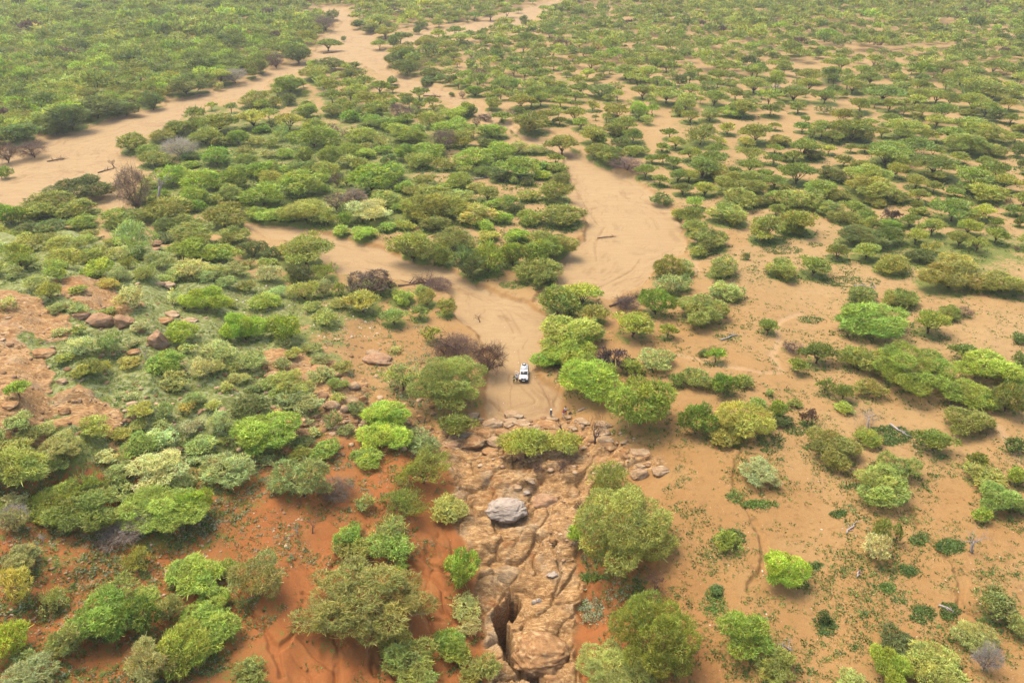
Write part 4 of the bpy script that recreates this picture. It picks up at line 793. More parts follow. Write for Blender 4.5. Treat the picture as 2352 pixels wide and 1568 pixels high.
# ------------------------------------------------------------------ the countless small far trees: one mass
def far_wood():
    r = np.random.default_rng(77)
    T = []
    for i in range(6):
        V, F, C, pads = crown_umbrella(740 + i, 420, .17, .062, False, pads=9, gap=.05)
        b = limbs(710 + i, [(q[0] * .7, q[1] * .7, .9) for q in pads[:3]], .05, .25, sides=3, sub=False)
        T.append((V, F, C, np.concatenate(b.V), np.concatenate(b.Q)))
        V, F, C = crown_dome(760 + i, 440, .18, .07, k=12, two=False, spread=.7, lo=.2, hi=.36); T.append((V, F, C, np.zeros((0, 3)), np.zeros((0, 4), int)))
    for i in range(6):
        V, F, C, pads = crown_umbrella(700 + i, 190, .26, .10, False, pads=8, gap=.05)
        b = limbs(710 + i, [(q[0] * .7, q[1] * .7, .9) for q in pads[:3]], .05, .25, sides=3, sub=False)
        Vt = np.concatenate(b.V); Qt = np.concatenate(b.Q)
        T.append((V, F, C, Vt, Qt))
        V, F, C = crown_dome(720 + i, 190, .30, .12, k=9, two=False)
        T.append((V, F, C, np.zeros((0, 3)), np.zeros((0, 4), int)))
    # candidate spots, denser where the photograph is denser
    N = 90000
    yy = np.sqrt(r.uniform(185 ** 2, 1250 ** 2, N)); xx = r.uniform(-1, 1, N) * (.72 * (yy * CP + CAM_H * SP)) 
    px, py, _ = to_px(xx, yy, 0 * xx)
    bx = np.interp(py, [-200, 20, 60, 100, 140, 200, 250, 310, 400, 480], [700, 715, 770, 728, 690, 500, 330, 110, 20, -50])      # bank of the dense left wood
    left = sst(20, -20, px - bx)
    dens = .40 * sst(170, 60, py) + .45 * sst(80, 0, py) + .36 * sst(330, 170, py)
    dens = dens * (1 - .45 * np.exp(-((px - 1180) / 330) ** 2 - ((py - 80) / 60) ** 2))
    dens *= .75 + .5 * vn(xx / 40, yy / 40, 71)
    dens = np.maximum(dens, left * .95)
    dens[(py > 330) & (left < .5)] = 0
    keep = r.uniform(0, 1, N) < dens; xx, yy, px, py, left = [q[keep] for q in (xx, yy, px, py, left)]
    rr = np.clip(np.exp(r.normal(1.36, .36, len(xx))) + .9 * left, 1.4, 8.0)
    riv = np.minimum.reduce([fields(xx, yy)['riv']] + [fields(xx, yy + q)['riv'] + 1 for q in (8, 16)]); k2 = riv > np.maximum(2.5, rr * .95); xx, yy, px, py, left, rr = [q[k2] for q in (xx, yy, px, py, left, rr)]
    hp = np.array([(p['x'], p['y'], p['r']) for p in PLANTS]); cell = {}
    for x, y, q in hp: cell.setdefault((int(x // 12), int(y // 12)), []).append((x, y, q))
    ok = []
    for i in range(len(xx)):
        x, y, q = xx[i], yy[i], rr[i]; cx, cy = int(x // 12), int(y // 12); good = True
        f = .48 if left[i] > .5 else .66
        for a_ in (-1, 0, 1):
            for b_ in (-1, 0, 1):
                for (u, v, w) in cell.get((cx + a_, cy + b_), ()):
                    if (u - x) ** 2 + (v - y) ** 2 < (f * (q + w)) ** 2: good = False; break
                if not good: break
            if not good: break
        if good: ok.append(i); cell.setdefault((cx, cy), []).append((x, y, q))
    ok = np.array(ok); xx, yy, left, rr, py = xx[ok], yy[ok], left[ok], rr[ok], py[ok]
    zz = ground_h(xx, yy); Vs, Fs, Cs, n0 = [], [], [], 0; Vt, Ft, nt = [], [], 0
    for i in range(len(xx)):
        dome = r.uniform() < (.5 if left[i] > .5 else .26)
        t = T[2 * r.integers(0, 6) + (1 if dome else 0) + (0 if yy[i] < 520 else 12)]
        g = r.uniform()
        c = LEAFC['g'] if (left[i] > .5 and g < .22) or g < .04 else (LEAFC['l'] if g < .30 else (LEAFC['d'] if g > .85 else LEAFC['a']))
        if g > .985: c = LEAFC['b']
        a_ = r.uniform(0, 6.28); ca, sa = math.cos(a_), math.sin(a_); sz = rr[i] * (.62 if dome else .95)
        def put(V): return np.stack([(V[:, 0] * ca - V[:, 1] * sa) * rr[i] + xx[i], (V[:, 0] * sa + V[:, 1] * ca) * rr[i] + yy[i], V[:, 2] * sz + zz[i]], 1)
        Vs.append(put(t[0])); Fs.append(t[1] + n0); n0 += len(t[0]); Cs.append(t[2] * np.array(c) * (1 + .12 * r.normal()))
        if len(t[3]) and yy[i] < 420: Vt.append(put(t[3])); Ft.append(t[4] + nt); nt += len(t[3])
    V = np.concatenate(Vs + Vt); C = np.concatenate(Cs + [np.tile([.08, .055, .04], (nt, 1))]); F = np.concatenate(Fs + [f + n0 for f in Ft])
    o = link('far_woodland', np_mesh('far_woodland', V, F, M_LEAF2, False, np.clip(C, .01, 1)))
    tag(o, 'countless small acacias and bushes merging into woodland towards the far edge', 'woodland', kind='stuff')
    print('far trees', len(xx))
    return xx, yy, rr
FX, FY, FR = far_wood()
cover = [(p['x'], p['y'], p['r'] * (.9 if p['form'] in 'UZ' else 1.0), (.75 if p['form'] in 'UZ' else .6) * (1 if p['Y'] > 160 else .4) * (0.55 if p['X'] < 1150 and p['Y'] > 1000 else 1)) for p in PLANTS]
cover += [(x, y, r * .9, .35) for x, y, r in zip(FX, FY, FR) if y < 420]
GROUND = build_ground(cover)
# ------------------------------------------------------------------ dead wood
def sc_at(X, Y):
    x, y, z = [float(q[0]) for q in drop_on(X, Y)]
    return x, y, z, FPX / (y * CP - (z - CAM_H) * SP)
def twig_tree(seed, hgt, spread=1.0, tilt=0.0, depth=4, base=None, twist=.5, nsub=3, fine=260, droop=0.):
    r = np.random.default_rng(seed); b = Bag(); tips = []
    base = base or hgt * .04
    def grow(p, d, L, rad, lv):
        pts = [p]; rads = [rad]; q = p.copy(); dd = d.copy()
        for i in range(4):
            dd = dd + r.normal(size=3) * twist * .35 - np.array([0, 0, droop * .12 * (depth - lv + 1)]); dd /= np.linalg.norm(dd)
            q = q + dd * L / 4; pts.append(q.copy()); rads.append(rad * (1 - .12 * (i + 1)))
        b.tube(pts, rads, 6 if lv >= depth - 1 else 4)
        if lv <= 0: tips.append((q, dd)); return
        for j in range(nsub if lv < depth else nsub + 1):
            a = r.uniform(0, 6.28); s = np.array([math.cos(a), math.sin(a), r.uniform(-.1, .7)]) * spread
            nd = dd * .75 + s * .7; nd /= np.linalg.norm(nd)
            k = r.integers(2, 5); grow(np.array(pts[k]), nd, L * r.uniform(.5, .8), rads[k] * .6, lv - 1)
        tips.append((q, dd))
    d0 = np.array([math.sin(tilt), .1 * r.normal(), math.cos(tilt)])
    grow(np.array([0, 0, -.15]), d0, hgt * .42, base, depth)
    tv = None
    if fine:
        k = r.integers(0, len(tips), fine); P = np.array([tips[i][0] for i in k]) + r.normal(size=(fine, 3)) * hgt * .06
        D = unit(np.array([tips[i][1] for i in k]) + .9 * r.normal(size=(fine, 3)))
        tv = leaf_geo(P, D, hgt * .14 * r.uniform(.4, 1.3, fine), np.full(fine, .045), tints(fine, r, None, .3), r, True)
    return b, tv
def dead_tree(X, Y, hpx, label, seed, name='dead_tree', grey=False, parts=True, **k):
    x, y, z, s = sc_at(X, Y); h = hpx / s * 1.5
    b, tv = twig_tree(seed, h, **k)
    o = empty(name, (x, y, z), seed * 1.3); tag(o, label, 'dead tree', 'dead trees')
    link('limbs', b.mesh('limbs', M_DEAD_GREY if grey else M_DEAD, True), o)
    if tv is not None and k.get('fine', 260) >= 190:
        t = link('twigs', np_mesh('twigs', tv[0], tv[1], M_LEAF, False, tv[2]), o); t.color = (*([.23, .19, .16] if grey else [.105, .062, .045]), 1)
    return o
dead_tree(1057, 822, 78, 'bare twisted tree standing on the river bank behind the white car', 11, depth=4, spread=1.5, twist=.9, fine=500, droop=.5)
dead_tree(1020, 812, 40, 'low broken dead limbs beside the bare twisted tree', 12, depth=3, spread=1.8, twist=.8, fine=160, droop=.9)
dead_tree(355, 470, 72, 'pale leaning trunk in front of the drooping brown dead tree', 13, grey=True, depth=3, tilt=-.3, fine=60)
dead_tree(264, 385, 24, 'small dead snag alone on the pale river sand', 14, depth=3, fine=40)
dead_tree(2231, 1268, 60, 'bleached forked snag rising from a clump of herbs', 15, grey=True, depth=3, twist=.7, fine=60, spread=.8)
dead_tree(1994, 985, 46, 'pale dead tree with bare spreading limbs by the herb patch', 16, grey=True, depth=4, spread=1.5, fine=200, droop=.5)
dead_tree(1818, 1492, 46, 'silvery dead branches arching over the soil', 17, grey=True, depth=3, spread=1.8, tilt=.7, fine=90)
dead_tree(1501, 1362, 44, 'brown leafless bush above the red gully bank', 18, depth=4, spread=1.5, fine=260)
dead_tree(683, 1230, 26, 'small white dead stem on the stony red slope', 19, grey=True, depth=3, fine=20)
dead_tree(718, 1224, 34, 'thin dark dead stems beside the small white one', 20, depth=3, fine=20)
dead_tree(97, 1246, 30, 'pale dead branches under a lobed green tree', 21, grey=True, depth=3, spread=1.5, fine=60)
dead_tree(335, 826, 30, 'small white dead tree by the pointed boulder', 22, grey=True, depth=3, fine=40)
dead_tree(233, 704, 20, 'white dead twigs on the split boulder', 23, grey=True, depth=3, spread=1.6, fine=30)
dead_tree(1366, 1018, 50, 'dark tangled roots hanging among the layered rocks', 24, depth=4, spread=.6, fine=200)
dead_tree(1289, 990, 30, 'brown root tangle beside the orange slab', 25, depth=4, spread=1.1, fine=160)
dead_tree(1290, 1078, 34, 'matted brown roots under the acacias on the gorge rim', 26, depth=4, spread=1.9, fine=420, tilt=.5)
dead_tree(1250, 1076, 26, 'smaller root mat under the acacias on the gorge rim', 27, depth=3, spread=1.9, fine=300, tilt=.6)
dead_tree(1330, 1180, 30, 'brown root wad on the red rock by the biggest olive dome', 28, depth=3, spread=1.7, fine=200)
dead_tree(1806, 892, 14, 'short dark stump on the sand beyond the footpath', 29, depth=1, fine=0, nsub=2)
dead_tree(1102, 740, 24, 'dark dead stump at the river edge', 30, depth=3, spread=1.9, fine=120)
dead_tree(975, 655, 34, 'dead limbs standing on the toppled tree trunk', 31, depth=3, spread=1.6, fine=200)
dead_tree(860, 350, 22, 'small white-trunked snag under green trees on the island', 32, grey=True, depth=2, fine=0)
def log(X, Y, X2, Y2, label, seed, rad=.14, grey=False, brush=0):
    brush = brush if brush >= 150 else 0
    x, y, z, s = sc_at(X, Y); x2, y2, z2, _ = sc_at(X2, Y2); r = np.random.default_rng(seed)
    v = np.array([x2 - x, y2 - y, z2 - z]); L = np.linalg.norm(v); b = Bag(); pts = []
    for i in range(6):
        t = i / 5; pts.append(v * t + r.normal(size=3) * [.05 * L, .05 * L, 0] * math.sin(t * 3.14) + [0, 0, rad * .8 + .12 * math.sin(t * 3.1)])
    b.tube(pts, [rad * (1.2 - .15 * i) for i in range(6)], 8)
    for i in range(9):
        t = r.uniform(.25, 1); p = v * t + [0, 0, rad]; d = unit((v / L * .6 + r.normal(size=3) * [.7, .7, .2] + [0, 0, .35])[None])[0]; l = L * r.uniform(.12, .38)
        m = p + d * l * .5 + r.normal(size=3) * .08; e = p + d * l + r.normal(size=3) * .15 - [0, 0, .1]
        b.tube([p, m, e], [rad * .5, rad * .32, rad * .1], 5)
    o = empty('fallen_tree' if brush else 'fallen_branch', (x, y, z)); tag(o, label, 'dead wood', 'fallen dead wood')
    link('trunk', b.mesh('log', M_DEAD_GREY if grey else M_DEAD, True), o)
    if brush:
        P = v * r.uniform(.4, 1.1, (brush, 1)) + r.normal(size=(brush, 3)) * [L * .12, L * .12, .22] + [0, 0, .35]; D = unit(r.normal(size=(brush, 3)) + v / L)
        t = leaf_geo(P, D, np.full(brush, .8) * r.uniform(.5, 1.4, brush), np.full(brush, .035), tints(brush, r, None, .3), r)
        c = link('twigs', np_mesh('twigs', t[0], t[1], M_LEAF, False, t[2]), o); c.color = (.11, .068, .052, 1)
    return o
log(915, 658, 1000, 648, 'toppled tree lying across the sand where the rivers meet', 41, .28, brush=900)
log(1055, 412, 1172, 410, 'long fallen grey log among the island herbs', 42, .22, True, 200)
log(225, 398, 262, 388, 'driftwood with upturned root on the pale river sand', 43, .2, brush=60)
log(238, 436, 300, 420, 'driftwood caught by the drooping brown dead tree', 44, .22, brush=120)
log(108, 372, 148, 366, 'dark fallen brush at the river edge', 45, .2, brush=200)
log(972, 222, 1012, 224, 'dark driftwood on the sand of the middle stream', 46, .35, brush=200)
log(742, 124, 768, 122, 'driftwood at the bend of the far river', 47, .3, brush=40)
log(1655, 782, 1690, 770, 'weathered fallen branches on the open plain', 48, .16, True, 120)
log(2045, 975, 2080, 1000, 'pale fallen log across a dark herb patch', 49, .18, True, 60)
log(1945, 1225, 1965, 1200, 'curved bleached stick on the orange soil', 50, .12, True)
log(1968, 1325, 1974, 1310, 'short bleached stick on the orange soil', 51, .10, True)
log(1372, 548, 1410, 544, 'dead branch stuck in the sand basin', 52, .14, brush=60)
log(1400, 705, 1470, 680, 'dark dead limb hanging over the basin mouth', 53, .24, brush=700)
log(2156, 1390, 2190, 1405, 'fallen branch with green herbs beside it', 54, .12, True, 20)
log(1325, 945, 1345, 938, 'white stick on the bank beside the people', 55, .10, True)
log(1960, 657, 2010, 662, 'dead branch on a herb mat of the plain', 56, .14, True, 80)

def brush_heap(X, Y, w, h, label, colr, seed, tall=None, name='leafless_bush'):
    for it in range(2):
        x, y, z, s = sc_at(X, Y + h * .45)
    w *= 1.22; h *= 1.15; R = w / 2 / s; dep = math.atan2(CAM_H, y); a = math.sqrt(max((h / 2 / s) ** 2 - (R * math.sin(dep)) ** 2, (.3 * R) ** 2)) / math.cos(dep)
    o = empty(name, (x, y, z), seed, (R, R, a)); tag(o, label, 'bare bush', 'leafless bushes')
    t = link('twigs', PROTO['B', 0 if w > 60 else 1, seed % 5], o); t.color = (*colr, 1); link('branches', PROTO['Bt', 1, seed % 5], o)
brush_heap(1050, 790, 90, 36, 'low brown thorn tangle behind the bare twisted tree', (.10, .058, .045), 80)
BR = (.105, .062, .050); PU = (.135, .085, .080); GY = (.27, .235, .225)
brush_heap(1120, 818, 78, 84, 'dark reddish brown thorn heap beside the white car', (.080, .042, .034), 61)
brush_heap(322, 440, 74, 112, 'drooping brown dead tree on the river bank', (.15, .10, .085), 62)
brush_heap(20, 352, 54, 50, 'brown dead tree at the edge of the river bank', BR, 63)
brush_heap(80, 343, 74, 40, 'arching brown dead tree on the river bank', BR, 64)
brush_heap(1441, 374, 76, 36, 'bare purple acacia above the cut bank of the basin', PU, 65)
brush_heap(924, 257, 50, 38, 'bare brown tree between olive trees beside the island sand', PU, 66)
brush_heap(1021, 324, 54, 52, 'brown leafless tree among bright green island trees', PU, 67)
brush_heap(420, 340, 76, 50, 'silver grey leafless bush on the island', GY, 68)
brush_heap(542, 180, 58, 32, 'grey bare tree on the far river bank', GY, 69)
brush_heap(635, 141, 38, 38, 'grey brown bare tree on the river bend', PU, 70)
brush_heap(750, 56, 50, 34, 'brown bare tree beside the far river', PU, 71)
brush_heap(1768, 200, 40, 15, 'grey brush heap lying under acacias', GY, 72)
brush_heap(1116, 271, 36, 19, 'dark heap of dead brush on the sand', (.05, .035, .03), 73)
brush_heap(1440, 695, 62, 34, 'dark twiggy mass at the basin mouth', (.07, .045, .036), 74)
brush_heap(2258, 1508, 56, 70, 'grey drooping leafless bush in the corner', GY, 75)
brush_heap(293, 1215, 114, 50, 'grey brown leafless bush on the stony slope', (.22, .175, .14), 76)
brush_heap(770, 1108, 80, 60, 'dark leafless thicket behind the grey green ball bush', (.13, .10, .07), 77)
brush_heap(1002, 650, 70, 40, 'brown brush of the toppled tree crown', BR, 78)
brush_heap(30, 1180, 64, 60, 'pale grey leafless bush at the foot of the hillside', GY, 79)

# ------------------------------------------------------------------ rocks
def rock_material(name, a, b_, c, stripe=1.0):
    m, N, L, bs = mat_new(name, .92, .12)
    tc = N.new('ShaderNodeTexCoord'); mp = N.new('ShaderNodeMapping'); mp.inputs['Scale'].default_value = (.4, .9, 3.4); mp.inputs['Rotation'].default_value = (.3, .15, 0)
    L.new(tc.outputs['Object'], mp.inputs['Vector'])
    n1 = N.new('ShaderNodeTexNoise'); n1.inputs['Scale'].default_value = 1.3; n1.inputs['Detail'].default_value = 8; n1.inputs['Roughness'].default_value = .68; n1.inputs['Distortion'].default_value = 1.2
    L.new(mp.outputs[0], n1.inputs['Vector'])
    n2 = N.new('ShaderNodeTexNoise'); n2.inputs['Scale'].default_value = .9; n2.inputs['Detail'].default_value = 6; L.new(tc.outputs['Object'], n2.inputs['Vector'])
    def ramp(v, lo, hi):
        r = N.new('ShaderNodeMapRange'); r.inputs[1].default_value = lo; r.inputs[2].default_value = hi; L.new(v, r.inputs[0]); return r.outputs[0]
    def mix(f, p, q):
        x = N.new('ShaderNodeMix'); x.data_type = 'RGBA'; L.new(f, x.inputs[0])
        for i, v in ((6, p), (7, q)):
            if isinstance(v, tuple): x.inputs[i].default_value = (*v, 1)
            else: L.new(v, x.inputs[i])
        return x.outputs[2]
    k = mix(ramp(n1.outputs[0], .36, .62), a, b_); k = mix(ramp(n2.outputs[0], .52, .68), k, c)
    L.new(k, bs.inputs['Base Color'])
    bp = N.new('ShaderNodeBump'); bp.inputs['Strength'].default_value = .6; bp.inputs['Distance'].default_value = .15
    ad = N.new('ShaderNodeMath'); ad.operation = 'ADD'; L.new(n1.outputs[0], ad.inputs[0]); L.new(n2.outputs[0], ad.inputs[1]); L.new(ad.outputs[0], bp.inputs['Height']); L.new(bp.outputs[0], bs.inputs['Normal'])
    return m
M_ROCKO = rock_material('layered_sandstone', (.135, .068, .028), (.285, .160, .068), (.33, .22, .11))
M_ROCKB = rock_material('brown_gneiss', (.15, .082, .042), (.29, .175, .095), (.23, .16, .10))
M_ROCKG = rock_material('grey_gneiss', (.19, .15, .115), (.32, .265, .205), (.25, .21, .17))
M_ROCKP = rock_material('pale_pink_rock', (.165, .102, .055), (.285, .195, .108), (.33, .25, .155))
def ico(sub):
    bm = bmesh.new(); bmesh.ops.create_icosphere(bm, subdivisions=sub, radius=1.0); V = np.array([v.co[:] for v in bm.verts]); F = np.array([[v.index for v in f.verts] for f in bm.faces]); bm.free(); return V, F
ICO = {s: ico(s) for s in (2, 4, 5)}
def boulder_mesh(seed, sub, facet=5, strata=0.0, rough=.12):
    r = np.random.default_rng(seed); V, F = ICO[sub]; V = V.copy()
    V = np.sign(V) * np.abs(V) ** .82; V = V / np.linalg.norm(V, axis=1, keepdims=True) ** .55
    for i in range(facet):
        nrm = unit(r.normal(size=(1, 3)) * [1, 1, .7])[0]; lim = r.uniform(.62, .85); d = V @ nrm; V -= np.maximum(d - lim, 0)[:, None] * nrm * .9
    s = seed * 3.7
    d = .9 * rough * (vn(V[:, 0] * 2 + s, V[:, 1] * 2 + V[:, 2] * 1.7, seed) + .5 * vn(V[:, 0] * 5 + s, V[:, 1] * 5 + V[:, 2] * 4, seed + 1) + .35 * vn(V[:, 0] * 11, V[:, 1] * 11 + V[:, 2] * 9 + s, seed + 2))
    if strata: 
        u = (V[:, 2] + .35 * V[:, 0] + .12 * vn(V[:, 0] * 2, V[:, 1] * 2, seed)) * 7; d += strata * (np.abs((u % 1) - .5) - .25)
    V = V * (1 + d[:, None])
    return V, F
def boulder(X, Y, w, h, label, mat, seed, yaw=0., facet=5, strata=0.12, sub=4, sink=.42, dy=.75, name='boulder', minz=.25, lean=0., cat='boulder'):
    x, y, z, s = sc_at(X, Y + h * .18); rx = w / 2 / s; ry = rx * dy; dep = math.atan2(CAM_H - z, math.hypot(x, y))
    rz = math.sqrt(max((h / 2 / s) ** 2 - (ry * math.sin(dep)) ** 2, (minz * rx) ** 2)) / math.cos(dep)
    V, F = boulder_mesh(seed, sub, facet, strata)
    V = V * [rx, ry, rz]; c, s_ = math.cos(yaw), math.sin(yaw)
    if lean: V[:, 2] += V[:, 0] * lean
    V = np.stack([V[:, 0] * c - V[:, 1] * s_, V[:, 0] * s_ + V[:, 1] * c, V[:, 2] + rz * (1 - 2 * sink)], 1)
    o = link(name, np_mesh(name, V, F, mat, True)); o.location = (x, y, z); tag(o, label, cat, 'boulders and rock blocks'); return o
def t4(x, y): return x * .3336, y * .3336 + 522.5
def t5(x, y): return 784.4 + x * .3336, y * .3336 + 522.5
def t8(x, y): return 784.4 + x * .3336, y * .3336 + 1045
sd_ = 900
